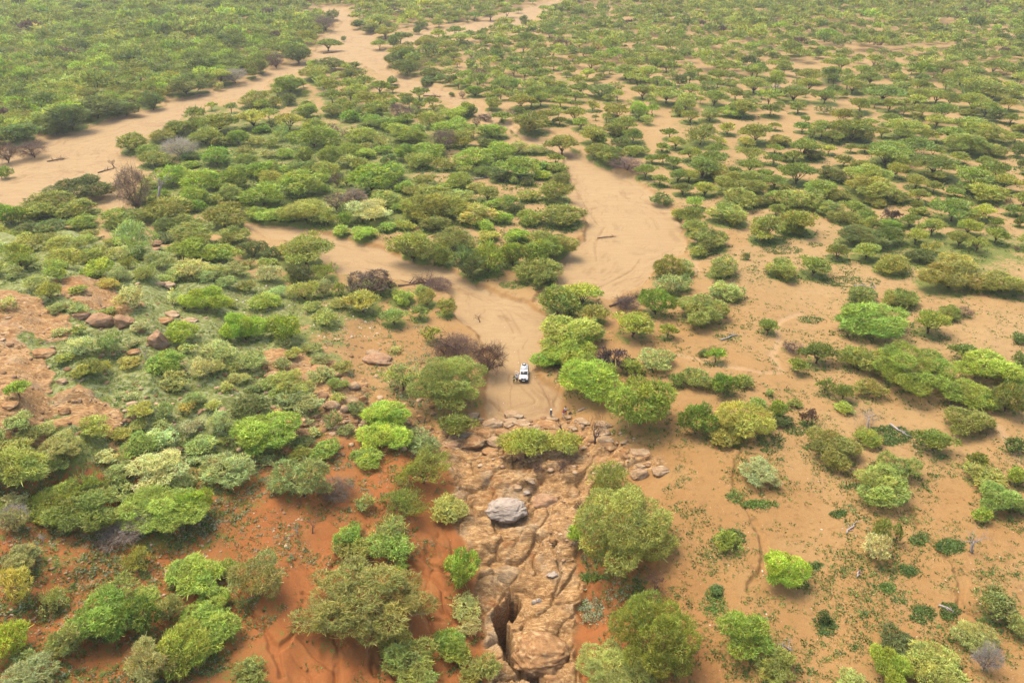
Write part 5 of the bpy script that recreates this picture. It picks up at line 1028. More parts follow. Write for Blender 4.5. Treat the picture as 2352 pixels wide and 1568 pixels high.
for (f, x, y, w, h, lab, mat, kw) in [
 (t4, 700, 635, 200, 120, 'rounded half of the split boulder on the hill', M_ROCKB, dict(facet=3)),
 (t4, 858, 650, 145, 125, 'square cracked half of the split boulder on the hill', M_ROCKB, dict(facet=7)),
 (t4, 1090, 770, 165, 165, 'tall pointed boulder leaning on the hillside', M_ROCKB, dict(facet=8, lean=.25)),
 (t4, 560, 600, 130, 60, 'low dark slab touching the split boulder', M_ROCKB, dict(facet=6)),
 (t4, 1135, 640, 130, 60, 'smooth brown slab above the pointed boulder', M_ROCKO, {}),
 (t4, 1180, 592, 120, 50, 'pale slab further up from the pointed boulder', M_ROCKP, {}),
 (t4, 1300, 640, 120, 40, 'flat slab beyond the lime bush on the hill', M_ROCKP, {}),
 (t4, 920, 850, 110, 50, 'small tilted slab below the split boulder', M_ROCKO, dict(facet=7)),
 (t4, 860, 920, 60, 30, 'low brown stone under the tilted slab', M_ROCKO, {}),
 (t4, 430, 1055, 85, 45, 'grey oval stone between the bare rock slabs', M_ROCKP, {}),
 (t4, 478, 710, 42, 32, 'small rounded stone on the bare rock slab', M_ROCKP, {}),
 (t4, 510, 1196, 36, 26, 'first of two pebbles on the striped slab', M_ROCKP, {}),
 (t4, 548, 1190, 40, 30, 'second of two pebbles on the striped slab', M_ROCKP, {}),
 (t4, 440, 1262, 90, 62, 'rounded knob at the lower end of the slab', M_ROCKO, {}),
 (t4, 365, 830, 50, 45, 'upright stone at the rim of the bare slab', M_ROCKP, {}),
 (t4, 300, 855, 170, 60, 'long tongue of rock beside the bare slab', M_ROCKO, {}),
 (t4, 280, 1365, 70, 42, 'stone among the grey herbs at the slab foot', M_ROCKP, {}),
 (t4, 330, 1412, 60, 28, 'flat stone among the grey herbs', M_ROCKP, {}),
 (t4, 75, 1215, 130, 60, 'block under the stunted tree on rock', M_ROCKO, {}),
 (t4, 925, 95, 110, 50, 'brown boulder on the ridge crest', M_ROCKB, {}),
 (t4, 1055, 108, 140, 70, 'large rounded boulder on the ridge crest', M_ROCKB, {}),
 (t4, 1070, 150, 90, 30, 'broken stones under the ridge crest boulder', M_ROCKB, dict(facet=8)),
 (t4, 1140, 395, 140, 34, 'white limestone ledge on the ridge', M_ROCKP, dict(facet=7)),
 (t4, 1095, 385, 80, 28, 'short white ledge beside the limestone ledge', M_ROCKP, dict(facet=7)),
 (t4, 1870, 1008, 110, 55, 'dark rounded boulder by the sage bushes', M_ROCKB, {}),
 (t4, 2230, 985, 235, 110, 'broad smooth boulder on the slope', M_ROCKO, dict(facet=3)),
 (t4, 1820, 957, 46, 44, 'upright small boulder beyond the dark rounded one', M_ROCKO, {}),
 (t4, 1960, 885, 140, 40, 'long ledge of broken blocks on the slope', M_ROCKO, dict(facet=8)),
 (t4, 2010, 1335, 210, 90, 'layered hump of rock behind the big green bush', M_ROCKO, dict(strata=.25)),
 (t4, 2095, 1425, 150, 105, 'rounded boulder beside the big green bush', M_ROCKO, dict(facet=4)),
 (t4, 1912, 1267, 75, 52, 'small boulder touching the big green bush', M_ROCKO, {}),
 (t4, 2290, 1225, 120, 90, 'tilted pale slab on the slope', M_ROCKP, {}),
 (t4, 1450, 1225, 70, 28, 'flat stone between the mid slope bushes', M_ROCKP, {}),
 (t4, 1520, 1255, 80, 26, 'thin slab between the mid slope bushes', M_ROCKP, {}),
 (t4, 1235, 1520, 60, 40, 'dark stone on the lower slope', M_ROCKB, {}),
 (t5, 152, 1185, 72, 80, 'brown standing boulder above the lime bush pair', M_ROCKO, dict(facet=7)),
 (t5, 85, 1085, 100, 62, 'pinkish boulder in the boulder field', M_ROCKP, {}),
 (t5, 20, 1250, 70, 60, 'boulder at the edge of the boulder field', M_ROCKP, {}),
 (t5, 110, 1303, 62, 50, 'rounded stone below the standing boulder', M_ROCKO, {}),
 (t5, 250, 905, 210, 66, 'long grey brown slab near the dome bush', M_ROCKB, dict(facet=4)),
 (t5, 215, 855, 100, 36, 'small slab beyond the long grey brown one', M_ROCKP, {}),
 (t5, 600, 1382, 85, 62, 'angular boulder below the broad dome bush', M_ROCKO, dict(facet=9)),
 (t5, 545, 1315, 70, 70, 'leaning block above the angular boulder', M_ROCKO, dict(facet=9)),
 (t5, 630, 1278, 50, 30, 'small stone under the dome bush', M_ROCKB, {}),
 (t5, 958, 1318, 46, 30, 'small pale block at the sand edge', M_ROCKP, {}),
 (t5, 1160, 1328, 120, 40, 'pale flat block in the rock bar', M_ROCKP, dict(facet=7)),
 (t5, 1030, 1345, 170, 66, 'wide pale block in the rock bar', M_ROCKP, dict(facet=6)),
 (t5, 1150, 1355, 80, 46, 'dark edged block in the rock bar', M_ROCKP, dict(facet=6)),
 (t5, 1240, 1345, 130, 46, 'low grey block in the rock bar', M_ROCKP, dict(facet=6)),
 (t5, 1425, 1358, 160, 66, 'smooth orange slab below the people', M_ROCKO, dict(facet=3)),
 (t5, 1345, 1372, 80, 46, 'grey stone leaning on the orange slab', M_ROCKP, {}),
 (t5, 980, 1415, 160, 88, 'big grey tan block above the gorge', M_ROCKO, dict(strata=.15)),
 (t5, 1070, 1465, 140, 78, 'square tan block above the gorge', M_ROCKP, dict(facet=7)),
 (t5, 910, 1470, 190, 78, 'long layered block above the gorge', M_ROCKO, dict(strata=.2)),
 (t5, 770, 1500, 120, 70, 'brown block beside the spreading tree', M_ROCKB, dict(facet=7)),
 (t5, 1020, 1535, 130, 50, 'tan block on the gorge lip', M_ROCKO, dict(facet=7)),
 (t5, 905, 1300, 120, 40, 'pale slab where sand meets rock', M_ROCKP, {}),
 (t5, 1590, 1375, 90, 30, 'first thin ledge of the terraced rocks', M_ROCKP, dict(facet=8)),
 (t5, 1660, 1425, 110, 34, 'broken ledge of the terraced rocks', M_ROCKO, dict(facet=8)),
 (t5, 1800, 1360, 130, 30, 'upper ledge of the terraced rocks', M_ROCKP, dict(facet=8)),
 (t5, 1800, 1410, 110, 34, 'middle ledge of the terraced rocks', M_ROCKP, dict(facet=8)),
 (t5, 1815, 1455, 120, 40, 'wide ledge of the terraced rocks', M_ROCKP, dict(facet=8)),
 (t5, 1835, 1500, 120, 36, 'lowest ledge of the terraced rocks', M_ROCKO, dict(facet=8)),
 (t5, 1945, 1475, 66, 34, 'lone pale block on the orange soil', M_ROCKP, dict(facet=8)),
 (t5, 2060, 1550, 160, 36, 'pale low outcrop on the sand', M_ROCKP, dict(facet=7)),
 (t5, 1560, 1302, 60, 20, 'flat stone at the feet of the people', M_ROCKP, dict(facet=7)),
 (t5, 1450, 1310, 90, 24, 'pale flat stone in front of the people', M_ROCKP, dict(facet=7)),
 (t8, 1135, 340, 275, 160, 'smooth grey boulder lodged in the gorge', M_ROCKG, dict(facet=4, sub=5, sink=.55)),
 (t8, 1210, 215, 100, 60, 'broken blocks above the grey boulder', M_ROCKP, dict(facet=8)),
 (t8, 1300, 190, 80, 50, 'square block above the grey boulder', M_ROCKP, dict(facet=8)),
 (t8, 1270, 255, 60, 26, 'white cobble above the grey boulder', M_ROCKG, {}),
 (t8, 1400, 300, 190, 130, 'rust red mound of earth and rock in the gorge', M_ROCKB, dict(sink=.6)),
 (t8, 1455, 588, 60, 56, 'round brown stone on the gorge ledge', M_ROCKO, {}),
 (t8, 1450, 820, 80, 24, 'thin grey stone on the wash', M_ROCKG, {}),
 (t8, 1520, 795, 30, 20, 'small pale stone on the wash', M_ROCKP, {}),
 (t8, 1330, 1012, 46, 44, 'first of two pale round stones by the dark hole', M_ROCKG, dict(facet=2)),
 (t8, 1360, 1000, 42, 38, 'second of two pale round stones by the dark hole', M_ROCKG, dict(facet=2)),
 (t8, 1375, 1300, 380, 300, 'giant rounded sandstone mass beside the slot', M_ROCKO, dict(sink=.64, strata=.08, sub=5, facet=4, dy=.9)),
 (t8, 1450, 1520, 180, 130, 'lower lobe of the giant sandstone mass', M_ROCKO, dict(sink=.6, strata=.1)),
 (t5, 1100, 1400, 130, 60, 'wedge shaped block filling the rock bar', M_ROCKO, dict(facet=8, strata=.15)),
 (t5, 840, 1420, 120, 60, 'tan block at the end of the rock bar', M_ROCKP, dict(facet=8)),
 (t5, 1180, 1290, 150, 36, 'thin sheet of rock emerging from the river sand', M_ROCKP, dict(facet=8)),
 (t5, 1660, 1340, 120, 26, 'pale thin ledge beside the root tangle', M_ROCKP, dict(facet=8)),
 (t8, 2050, 130, 130, 90, 'pinkish outcrop beside the olive thorn bush', M_ROCKP, dict(facet=7)),
 (t8, 2190, 105, 150, 60, 'pale pointed outcrop on the plain', M_ROCKP, dict(facet=7)),
 (t8, 2060, 60, 100, 40, 'upper stone of the pale outcrop', M_ROCKP, dict(facet=7))]:
    X, Y = f(x, y); sd_ += 1
    boulder(X, Y, w * .3336, h * .3336, lab, mat, sd_, yaw=(sd_ * .7) % 1.0 - .5, **kw)

# ------------------------------------------------------------------ uncountable: herbs, leafy mats, loose stones
def scatter(n, poly, seed):
    r = np.random.default_rng(seed); p = np.array(poly, float); X = r.uniform(p[:, 0].min(), p[:, 0].max(), n * 3); Y = r.uniform(p[:, 1].min(), p[:, 1].max(), n * 3)
    ins = sdist(X, Y, p) < 0; return X[ins][:n], Y[ins][:n]
def tufts(name, label, spots, seed, per=9, lean=.8):
    """spots: x y z size r g b"""
    r = np.random.default_rng(seed); S = np.array(spots); n = len(S); k = np.repeat(np.arange(n), per)
    sz = S[k, 3]; a = r.uniform(0, 6.28, len(k)); q = np.sqrt(r.uniform(0, 1, len(k))) * sz
    P = np.stack([S[k, 0] + np.cos(a) * q, S[k, 1] + np.sin(a) * q, S[k, 2] + r.uniform(0, .25, len(k)) * sz], 1)
    D = unit(np.stack([np.cos(a) * lean, np.sin(a) * lean, r.uniform(.05, .6, len(k))], 1))
    V, F, C = leaf_geo(P, D, sz * r.uniform(.3, .7, len(k)), sz * r.uniform(.3, .6, len(k)), S[k, 4:7] * r.uniform(.7, 1.3, (len(k), 1)), r, False)
    o = link(name, np_mesh(name, V, F, M_LEAF2, False, np.clip(C, .01, 1))); tag(o, label, 'ground plants', kind='stuff'); return o
def herb_spots():
    r = np.random.default_rng(5); out = []
    def add(X, Y, smin, smax, cols_, thr=None):
        x, y, z = drop_on(X, Y, it=8); f = fields(x, y); ok = (f['riv'] > .6) & (f['rock'] < .4) & (f['slab'] < .5)
        if thr is not None: ok &= (fbm(x / 4.5, y / 4.5, 81, 3) + .25 * r.normal(size=len(x))) > thr
        for i in np.nonzero(ok)[0]:
            c = np.array(cols_[r.integers(0, len(cols_))]) * r.uniform(.8, 1.2); out.append((x[i], y[i], z[i], r.uniform(smin, smax), *c))
    DG, MG, SG, YG = (.085, .13, .030), (.13, .195, .040), (.225, .26, .155), (.20, .23, .055)
    hillp = [(-40, 640), (300, 590), (560, 600), (760, 650), (1000, 760), (1010, 960), (960, 1050), (760, 1080), (620, 1150), (480, 1230), (260, 1330), (-40, 1430)]
    add(*scatter(15000, hillp, 1), .16, .42, [SG, SG, MG, DG, YG], -.10)
    add(*scatter(9000, [(-40, 1330), (480, 1200), (700, 1130), (980, 1040), (1050, 1300), (700, 1350), (500, 1568), (-40, 1568)], 2), .10, .36, [SG, MG, DG, YG], .06)
    add(*scatter(22000, [(1370, 880), (1700, 620), (2352, 560), (2352, 1568), (1480, 1568), (1420, 1300), (1560, 1060)], 3), .10, .32, [DG, MG, DG, YG], .05)
    add(*scatter(3000, [(1370, 880), (1700, 620), (2352, 560), (2352, 1568), (1480, 1568), (1420, 1300), (1560, 1060)], 13), .2, .6, [DG, DG, MG], .42)
    add(*scatter(6000, [(330, 380), (600, 270), (900, 300), (1300, 380), (1340, 520), (1100, 650), (800, 540), (560, 505), (320, 480)], 4), .3, .8, [DG, MG, MG], -.1)
    add(*scatter(5000, [(1400, 420), (2352, 300), (2352, 640), (1600, 640)], 6), .2, .5, [DG, MG, YG, DG], .12)
    add(*scatter(1200, [(1340, 1200), (1480, 1250), (1460, 1568), (1330, 1568)], 7), .15, .4, [SG, DG, MG], .0)
    # mats traced from the photograph
    for (X, Y, w, h, n, c) in [(1950, 648, 150, 26, 260, DG), (1860, 735, 60, 16, 90, DG), (1745, 1158, 90, 18, 140, MG), (1690, 1140, 40, 30, 60, MG), (2040, 1000, 110, 44, 500, DG), (2180, 1255, 70, 34, 200, DG), (1680, 1235, 60, 40, 120, DG),
        (2110, 1240, 40, 26, 90, DG), (2085, 1310, 40, 26, 110, DG), (2040, 1350, 36, 24, 60, MG), (1950, 1115, 50, 14, 40, DG), (1925, 1180, 36, 16, 60, DG), (1870, 1300, 40, 18, 70, DG), (2120, 1410, 60, 40, 120, DG), (2180, 1405, 40, 40, 110, DG), (1900, 1440, 40, 40, 100, DG),
        (1160, 575, 80, 20, 120, MG), (1180, 655, 70, 20, 160, MG), (1325, 590, 16, 30, 60, SG), (1385, 548, 44, 16, 90, DG), (1361, 434, 34, 12, 70, DG), (1640, 1390, 60, 60, 120, MG), (1990, 560, 60, 14, 80, DG), (1800, 575, 90, 20, 160, DG), (1770, 548, 80, 16, 120, DG), (1470, 430, 120, 26, 200, MG),
        (1680, 375, 160, 26, 200, MG), (1100, 395, 130, 22, 260, SG), (1130, 380, 120, 20, 160, SG), (700, 330, 160, 40, 360, MG), (660, 350, 90, 30, 200, SG), (1360, 1325, 70, 20, 140, MG), (1360, 1400, 60, 60, 160, SG), (1690, 985, 90, 30, 100, DG), (1770, 1010, 60, 60, 120, DG), (1830, 985, 60, 30, 90, DG),
        (1670, 775, 60, 16, 60, DG), (1640, 805, 50, 20, 50, DG), (2030, 580, 90, 16, 100, DG), (1870, 562, 40, 14, 40, DG)]:
        a = r.uniform(0, 6.28, n); q = np.sqrt(r.uniform(0, 1, n)); add(X + np.cos(a) * q * w / 2, Y + np.sin(a) * q * h / 2, .15, .42, [c, c, tuple(np.array(c) * 1.35)])
    # herbs in the shelter of the crowns
    for p in PLANTS:
        if p['Y'] < 230 or p['form'] == 'B': continue
        riv = p['X'] < 1150 and p['Y'] > 540
        n = int(min(90, 10 + p['r'] * p['r'] * (1.6 if riv else 2.6))); a = r.uniform(0, 6.28, n); q = p['r'] * r.uniform(.35, 1.12, n)
        x, y = p['x'] + np.cos(a) * q, p['y'] + np.sin(a) * q - .1 * p['r']; p['hs'] = (x, y)
    xs = np.concatenate([p['hs'][0] for p in PLANTS if 'hs' in p]); ys = np.concatenate([p['hs'][1] for p in PLANTS if 'hs' in p]); f = fields(xs, ys)
    m = (f['riv'] > .3) & (f['rock'] < .4) & (fbm(xs / 5, ys / 5, 82, 2) > -.22)
    for x, y, z in zip(xs[m], ys[m], f['h'][m]):
        c = np.array(DG if r.uniform() < .7 else MG) * r.uniform(.8, 1.2); out.append((x, y, z, r.uniform(.18, .5), *c))
    return out
HS = herb_spots(); print('herbs', len(HS))
tufts('ground_cover_plants', 'low dark green and grey green herbs in patches on the soil and slopes', HS, 3)
def stones():
    r = np.random.default_rng(8); V0, F0 = ICO[2]; Vs, Fs, Cs, n0 = [], [], [], 0
    def add(X, Y, smin, smax, cc, rockok=False):
        nonlocal n0
        x, y, z = drop_on(X, Y, it=8); f = fields(x, y); ok = np.ones(len(x), bool) if rockok else (f['riv'] > .2)
        for i in np.nonzero(ok)[0]:
            s = smin * (smax / smin) ** (r.uniform() ** 2.2); V = V0 * (1 + .22 * vn(V0[:, 0] * 1.7 + i, V0[:, 1] * 1.7 + V0[:, 2], i % 97)[:, None]); a = r.uniform(0, 6.28)
            V = V * [s * r.uniform(.8, 1.4), s * r.uniform(.6, 1), s * r.uniform(.3, .65)]
            Vs.append(np.stack([V[:, 0] * math.cos(a) - V[:, 1] * math.sin(a) + x[i], V[:, 0] * math.sin(a) + V[:, 1] * math.cos(a) + y[i], V[:, 2] + z[i]], 1)); Fs.append(F0 + n0); n0 += len(V0)
            Cs.append(np.tile(np.array(cc[r.integers(0, len(cc))]) * r.uniform(.75, 1.2), (len(V0), 1)))
    A, B_, C_, D_ = (.21, .125, .066), (.29, .20, .12), (.15, .085, .042), (.42, .36, .27)
    add(*scatter(1500, [(-40, 690), (300, 640), (700, 760), (1000, 830), (1000, 1000), (700, 1060), (300, 1000), (-40, 1000)], 21), .08, .65, [A, B_, C_])
    add(*scatter(700, [(760, 900), (900, 960), (1010, 990), (960, 1060), (860, 1000), (700, 1000), (640, 880)], 22), .12, .8, [A, B_, C_])
    add(*scatter(700, [(560, 640), (860, 700), (900, 800), (640, 760), (470, 680)], 23), .06, .30, [D_, B_])
    add(*scatter(1500, [(-40, 1200), (480, 1150), (720, 1150), (700, 1300), (300, 1420), (-40, 1500)], 24), .05, .32, [A, B_, C_])
    add(*scatter(420, [(1000, 960), (1300, 955), (1480, 1010), (1500, 1090), (1340, 1090), (1040, 1060)], 25), .1, .6, [A, B_, C_], True)
    add(*scatter(260, [(1040, 740), (1260, 740), (1290, 930), (1120, 950)], 26), .04, .12, [B_, D_, C_], True)
    add(*scatter(200, [(1210, 1190), (1290, 1130), (1330, 1200), (1310, 1320), (1220, 1330)], 27), .06, .3, [A, B_], True)
    add(*scatter(700, [(1480, 980), (2000, 1000), (2352, 1100), (2352, 1568), (1500, 1568)], 28), .04, .14, [B_, D_, C_])
    m, N, L, b = mat_new('loose_stone', .95, .1); at = N.new('ShaderNodeAttribute'); at.attribute_name = 'tint'; L.new(at.outputs['Color'], b.inputs['Base Color'])
    o = link('loose_stones', np_mesh('loose_stones', np.concatenate(Vs), np.concatenate(Fs), m, False, np.concatenate(Cs)))
    tag(o, 'loose stones and rubble strewn over the slope and the rock bar', 'stones', kind='stuff')
stones()
# ------------------------------------------------------------------ the car and the people
M_WHITE = simple('white_paint', (.62, .60, .56), .35, .5, var=.08, scale=1.5); M_GLASS = simple('dark_glass', (.045, .045, .042), .12, .6, var=.1)
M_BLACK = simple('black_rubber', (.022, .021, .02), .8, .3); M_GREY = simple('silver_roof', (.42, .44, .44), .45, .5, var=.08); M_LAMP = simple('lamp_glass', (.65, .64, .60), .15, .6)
M_PLATE = simple('number_plate', (.70, .69, .64), .5, .3); M_CHROME = simple('dull_metal', (.45, .45, .45), .35, .5, metal=.8); M_DUSTY = simple('dusty_tyre', (.07, .055, .042), .9, .2)
def bm_mesh(bm, name, mat, smooth=False):
    me = bpy.data.meshes.new(name); bm.normal_update(); bm.to_mesh(me); bm.free()
    me.materials.append(mat)
    if smooth: me.polygons.foreach_set('use_smooth', [True] * len(me.polygons))
    return me
def extrude_profile(prof, x0, x1, top=1.0, ztop=None, bev=.05):
    """profile (y,z) closed, swept from x0 to x1; narrows to `top` at height ztop"""
    bm = bmesh.new(); A = []
    zs = [p[1] for p in prof]; zb, zt = min(zs), ztop or max(zs)
    for x in (x0, x1):
        A.append([bm.verts.new((x * (1 - (1 - top) * (p[1] - zb) / (zt - zb)), p[0], p[1])) for p in prof])
    n = len(prof); bm.faces.new(A[0]); bm.faces.new(A[1][::-1])
    for i in range(n): bm.faces.new((A[0][i], A[1][i], A[1][(i + 1) % n], A[0][(i + 1) % n]))
    bmesh.ops.recalc_face_normals(bm, faces=bm.faces)
    bmesh.ops.bevel(bm, geom=list(bm.edges), offset=bev, segments=2, affect='EDGES', profile=.6)
    return bm
def quad_plate(pts, th, mat, name):
    """a thin plate through 4 corners, thickness along its normal"""
    P = np.array(pts, float); nn = np.cross(P[1] - P[0], P[3] - P[0]); nn /= np.linalg.norm(nn)
    V = np.concatenate([P, P - nn * th]); return np_mesh(name, V, np.array([(0, 1, 2, 3), (7, 6, 5, 4), (0, 4, 5, 1), (1, 5, 6, 2), (2, 6, 7, 3), (3, 7, 4, 0)]), mat)
def wheel_mesh(parent, x, y, r=.38, w=.26, flat=False, names=('tyre', 'rim')):
    def ring(prof, mat, nm):
        V, F = [], []; n = 28; m = len(prof)
        for i in range(n):
            a = 2 * math.pi * i / n
            for (px_, pr) in prof: V.append((px_, math.cos(a) * pr, math.sin(a) * pr))
        for i in range(n):
            for j in range(m - 1): F.append((i * m + j, i * m + j + 1, ((i + 1) % n) * m + j + 1, ((i + 1) % n) * m + j))
        return np_mesh(nm, np.array(V), np.array(F), mat, True)
    t = ring([(-w / 2 * .8, r * .6), (-w / 2, r * .72), (-w / 2, r * .93), (-w / 2 * .8, r), (w / 2 * .8, r), (w / 2, r * .93), (w / 2, r * .72), (w / 2 * .8, r * .6), (-w / 2 * .8, r * .6)], M_DUSTY, 'tyre')
    rm = ring([(-w * .36, r * .60), (-w * .40, r * .45), (-w * .25, r * .18), (-w * .3, .001), (w * .3, .001), (w * .25, r * .18), (w * .40, r * .45), (w * .36, r * .60)], M_CHROME, 'rim')
    return t, rm
def make_car():
    x, y, z, s = sc_at(1204, 868)
    car = empty('parked_car', (x, y + .3, z + .02), R_(-4), (.92, .90, .95)); tag(car, 'white off-road car with roof rack and open front door on the river sand', 'car')
    link('body', bm_mesh(extrude_profile([(-2.38, .48), (-2.42, .78), (-2.30, 1.03), (-2.15, 1.10), (-1.05, 1.20), (2.35, 1.20), (2.42, .95), (2.40, .48), (1.95, .42), (-1.95, .42)], -.92, .92, .97, bev=.06), 'body', M_WHITE, True), car)
    link('cabin', bm_mesh(extrude_profile([(-1.12, 1.17), (-.42, 1.80), (-.25, 1.86), (2.05, 1.88), (2.22, 1.80), (2.36, 1.17)], -.86, .86, .84, bev=.05), 'cabin', M_WHITE, True), car)
    def cab(yy, zz, sx, off=.012): return sx * (.86 * (1 - .16 * (zz - 1.17) / .71) + off)
    link('windscreen', quad_plate([(-.72, -1.075, 1.235), (.72, -1.075, 1.235), (.64, -.51, 1.745), (-.64, -.51, 1.745)], -.02, M_GLASS, 'windscreen'), car)
    link('rear_window', quad_plate([(.66, 2.335, 1.33), (-.66, 2.335, 1.33), (-.6, 2.255, 1.72), (.6, 2.255, 1.72)], -.02, M_GLASS, 'rear_window'), car)
    for sx in (-1, 1):
        for (ya, yb, yc, yd) in ((-.80, .20, .20, -.36), (.28, 1.18, 1.18, .28), (1.26, 2.12, 2.05, 1.26)):
            if sx < 0 and ya < 0: continue
            pts = [(cab(0, 1.27, sx), ya, 1.27), (cab(0, 1.27, sx), yb, 1.27), (cab(0, 1.74, sx), yc, 1.74), (cab(0, 1.74, sx), yd, 1.74)]
            link('side_window', quad_plate(pts if sx > 0 else pts[::-1], .02 if sx > 0 else .02, M_GLASS, 'side_window'), car)
        # front wing flare
        for yy in (-1.45, 1.45):
            t, rm = wheel_mesh(None, 0, 0); w = link('wheel', t, car); w.location = (sx * .80, yy, .38); r2 = link('rim', rm, w)
        b = Bag().box((sx * .70, -2.335, .93), (.34, .12, .17)); link('headlight', b.mesh('headlight', M_LAMP), car)
        m = Bag().box((sx * 1.03, -.86, 1.27), (.20, .10, .22)); mm = link('mirror', m.mesh('mirror', M_BLACK), car)
        mm.data = m.mesh('mirror', M_BLACK)
        b = Bag().box((sx * .93, 0, .48), (.10, 1.9, .06)); link('side_step', b.mesh('side_step', M_BLACK), car)
        b = Bag().box((sx * .78, 2.44, .95), (.16, .05, .4)); link('tail_light', b.mesh('tail_light', simple('red_lens', (.35, .03, .02), .3)), car)
    link('grille', Bag().box((0, -2.36, .93), (1.02, .10, .19)).box((0, -2.42, .93), (.98, .02, .03)).mesh('grille', M_BLACK), car)
    link('badge', Bag().box((0, -2.425, .955), (.16, .03, .05)).box((-.0, -2.43, .915), (.05, .03, .06)).mesh('badge', M_CHROME), car)
    link('bumper', bm_mesh(extrude_profile([(-2.56, .50), (-2.58, .70), (-2.50, .80), (-2.30, .80), (-2.30, .46), (-2.45, .44)], -.93, .93, 1, bev=.03), 'bumper', M_BLACK), car)
    link('number_plate', Bag().box((0, -2.60, .66), (.50, .02, .12)).mesh('number_plate', M_PLATE), car)
    link('bonnet', quad_plate([(-.80, -2.22, 1.115), (.80, -2.22, 1.115), (.78, -1.15, 1.215), (-.78, -1.15, 1.215)], -.02, M_WHITE, 'bonnet'), car)
    b = Bag(); b.tube([(.80, -1.55, 1.1), (.86, -1.30, 1.22), (.86, -1.05, 1.35), (.80, -.62, 1.86), (.80, -.60, 1.98)], [.05, .05, .05, .05, .07], 8); link('snorkel', b.mesh('snorkel', M_BLACK), car)
    # roof rack
    rk = link('roof_rack', (lambda b: [b.tube([(sx * .66, -.05, 2.02), (sx * .66, 2.05, 2.02)], [.025, .025], 6) for sx in (-1, 1)] and [b.tube([(-.66, yy, 2.02), (.66, yy, 2.02)], [.02, .02], 6) for yy in (-.05, .4, .85, 1.3, 1.75, 2.05)] and [b.tube([(sx * .66, yy, 1.86), (sx * .66, yy, 2.02)], [.02, .02], 6) for sx in (-1, 1) for yy in (0, 1, 2)] and b)(Bag()).mesh('roof_rack', M_CHROME), car)
    link('rack_floor', Bag().box((0, 1.0, 1.985), (1.26, 1.95, .02)).mesh('rack_floor', M_GREY), rk)
    # door opened on the right-hand-drive side (photograph's left)
    d = link('door', bm_mesh(extrude_profile([(0, .50), (0, 1.20), (1.02, 1.20), (1.02, .50)], -.045, .045, 1, bev=.02), 'door', M_WHITE), car)
    d.location = (-.92, -.86, 0); d.rotation_euler = (0, 0, R_(74))
    fr = Bag()
    for a_, b_ in (((0, 0, 1.2), (0, .44, 1.72)), ((0, .44, 1.72), (0, 1.0, 1.72)), ((0, 1.0, 1.72), (0, 1.0, 1.2))): fr.tube([a_, b_], [.03, .03], 6)
    link('window_frame', fr.mesh('window_frame', M_WHITE), d)
    link('door_handle', Bag().box((.06, .86, 1.02), (.03, .18, .04)).mesh('door_handle', M_BLACK), d)
    link('cabin_shade_sheet', quad_plate([(-.875, -.78, .62), (-.875, .18, .62), (-.872, .18, 1.25), (-.872, -.78, 1.25)][::-1], .015, M_BLACK, 'cabin_shade_sheet'), car)  # black sheet standing in for the shade inside the cabin doorway
    # the spare wheel lies on the rack
    t, rm = wheel_mesh(None, 0, 0, .37, .24)
    sw = empty('spare_wheel', (0, 0, 0)); tag(sw, 'black spare wheel lying flat on the roof rack of the white car', 'spare wheel')
    ca, sa = math.cos(R_(-4)), math.sin(R_(-4)); lx, ly = -.12, 1.62
    sw.location = (x + (lx * ca - ly * sa) * .92, y + .3 + (lx * sa + ly * ca) * .90, z + .02 + 1.90 + .13); sw.rotation_euler = (0, math.pi / 2, 0)
    link('tyre', t, sw); link('rim', rm, sw)
    return car
make_car()

SKIN = simple('dark_skin', (.075, .042, .028), .55, .4, var=.06)
def skinned(name, pts, edges, rad, mat, root=0, sub=1):
    me = bpy.data.meshes.new(name + '_rig'); me.from_pydata([tuple(p) for p in pts], edges, []); me.update()
    o = bpy.data.objects.new(name + '_rig', me); col.objects.link(o)
    m = o.modifiers.new('s', 'SKIN'); m.use_smooth_shade = True
    for i, v in enumerate(me.skin_vertices[0].data): v.radius = (rad[i][0], rad[i][1]) if isinstance(rad[i], tuple) else (rad[i], rad[i]); v.use_root = (i == root)
    sb = o.modifiers.new('u', 'SUBSURF'); sb.levels = sub; sb.render_levels = sub
    dg = bpy.context.evaluated_depsgraph_get(); out = bpy.data.meshes.new_from_object(o.evaluated_get(dg)); out.name = name
    out.materials.clear(); out.materials.append(mat); bpy.data.objects.remove(o, do_unlink=True); bpy.data.meshes.remove(me)
    return out
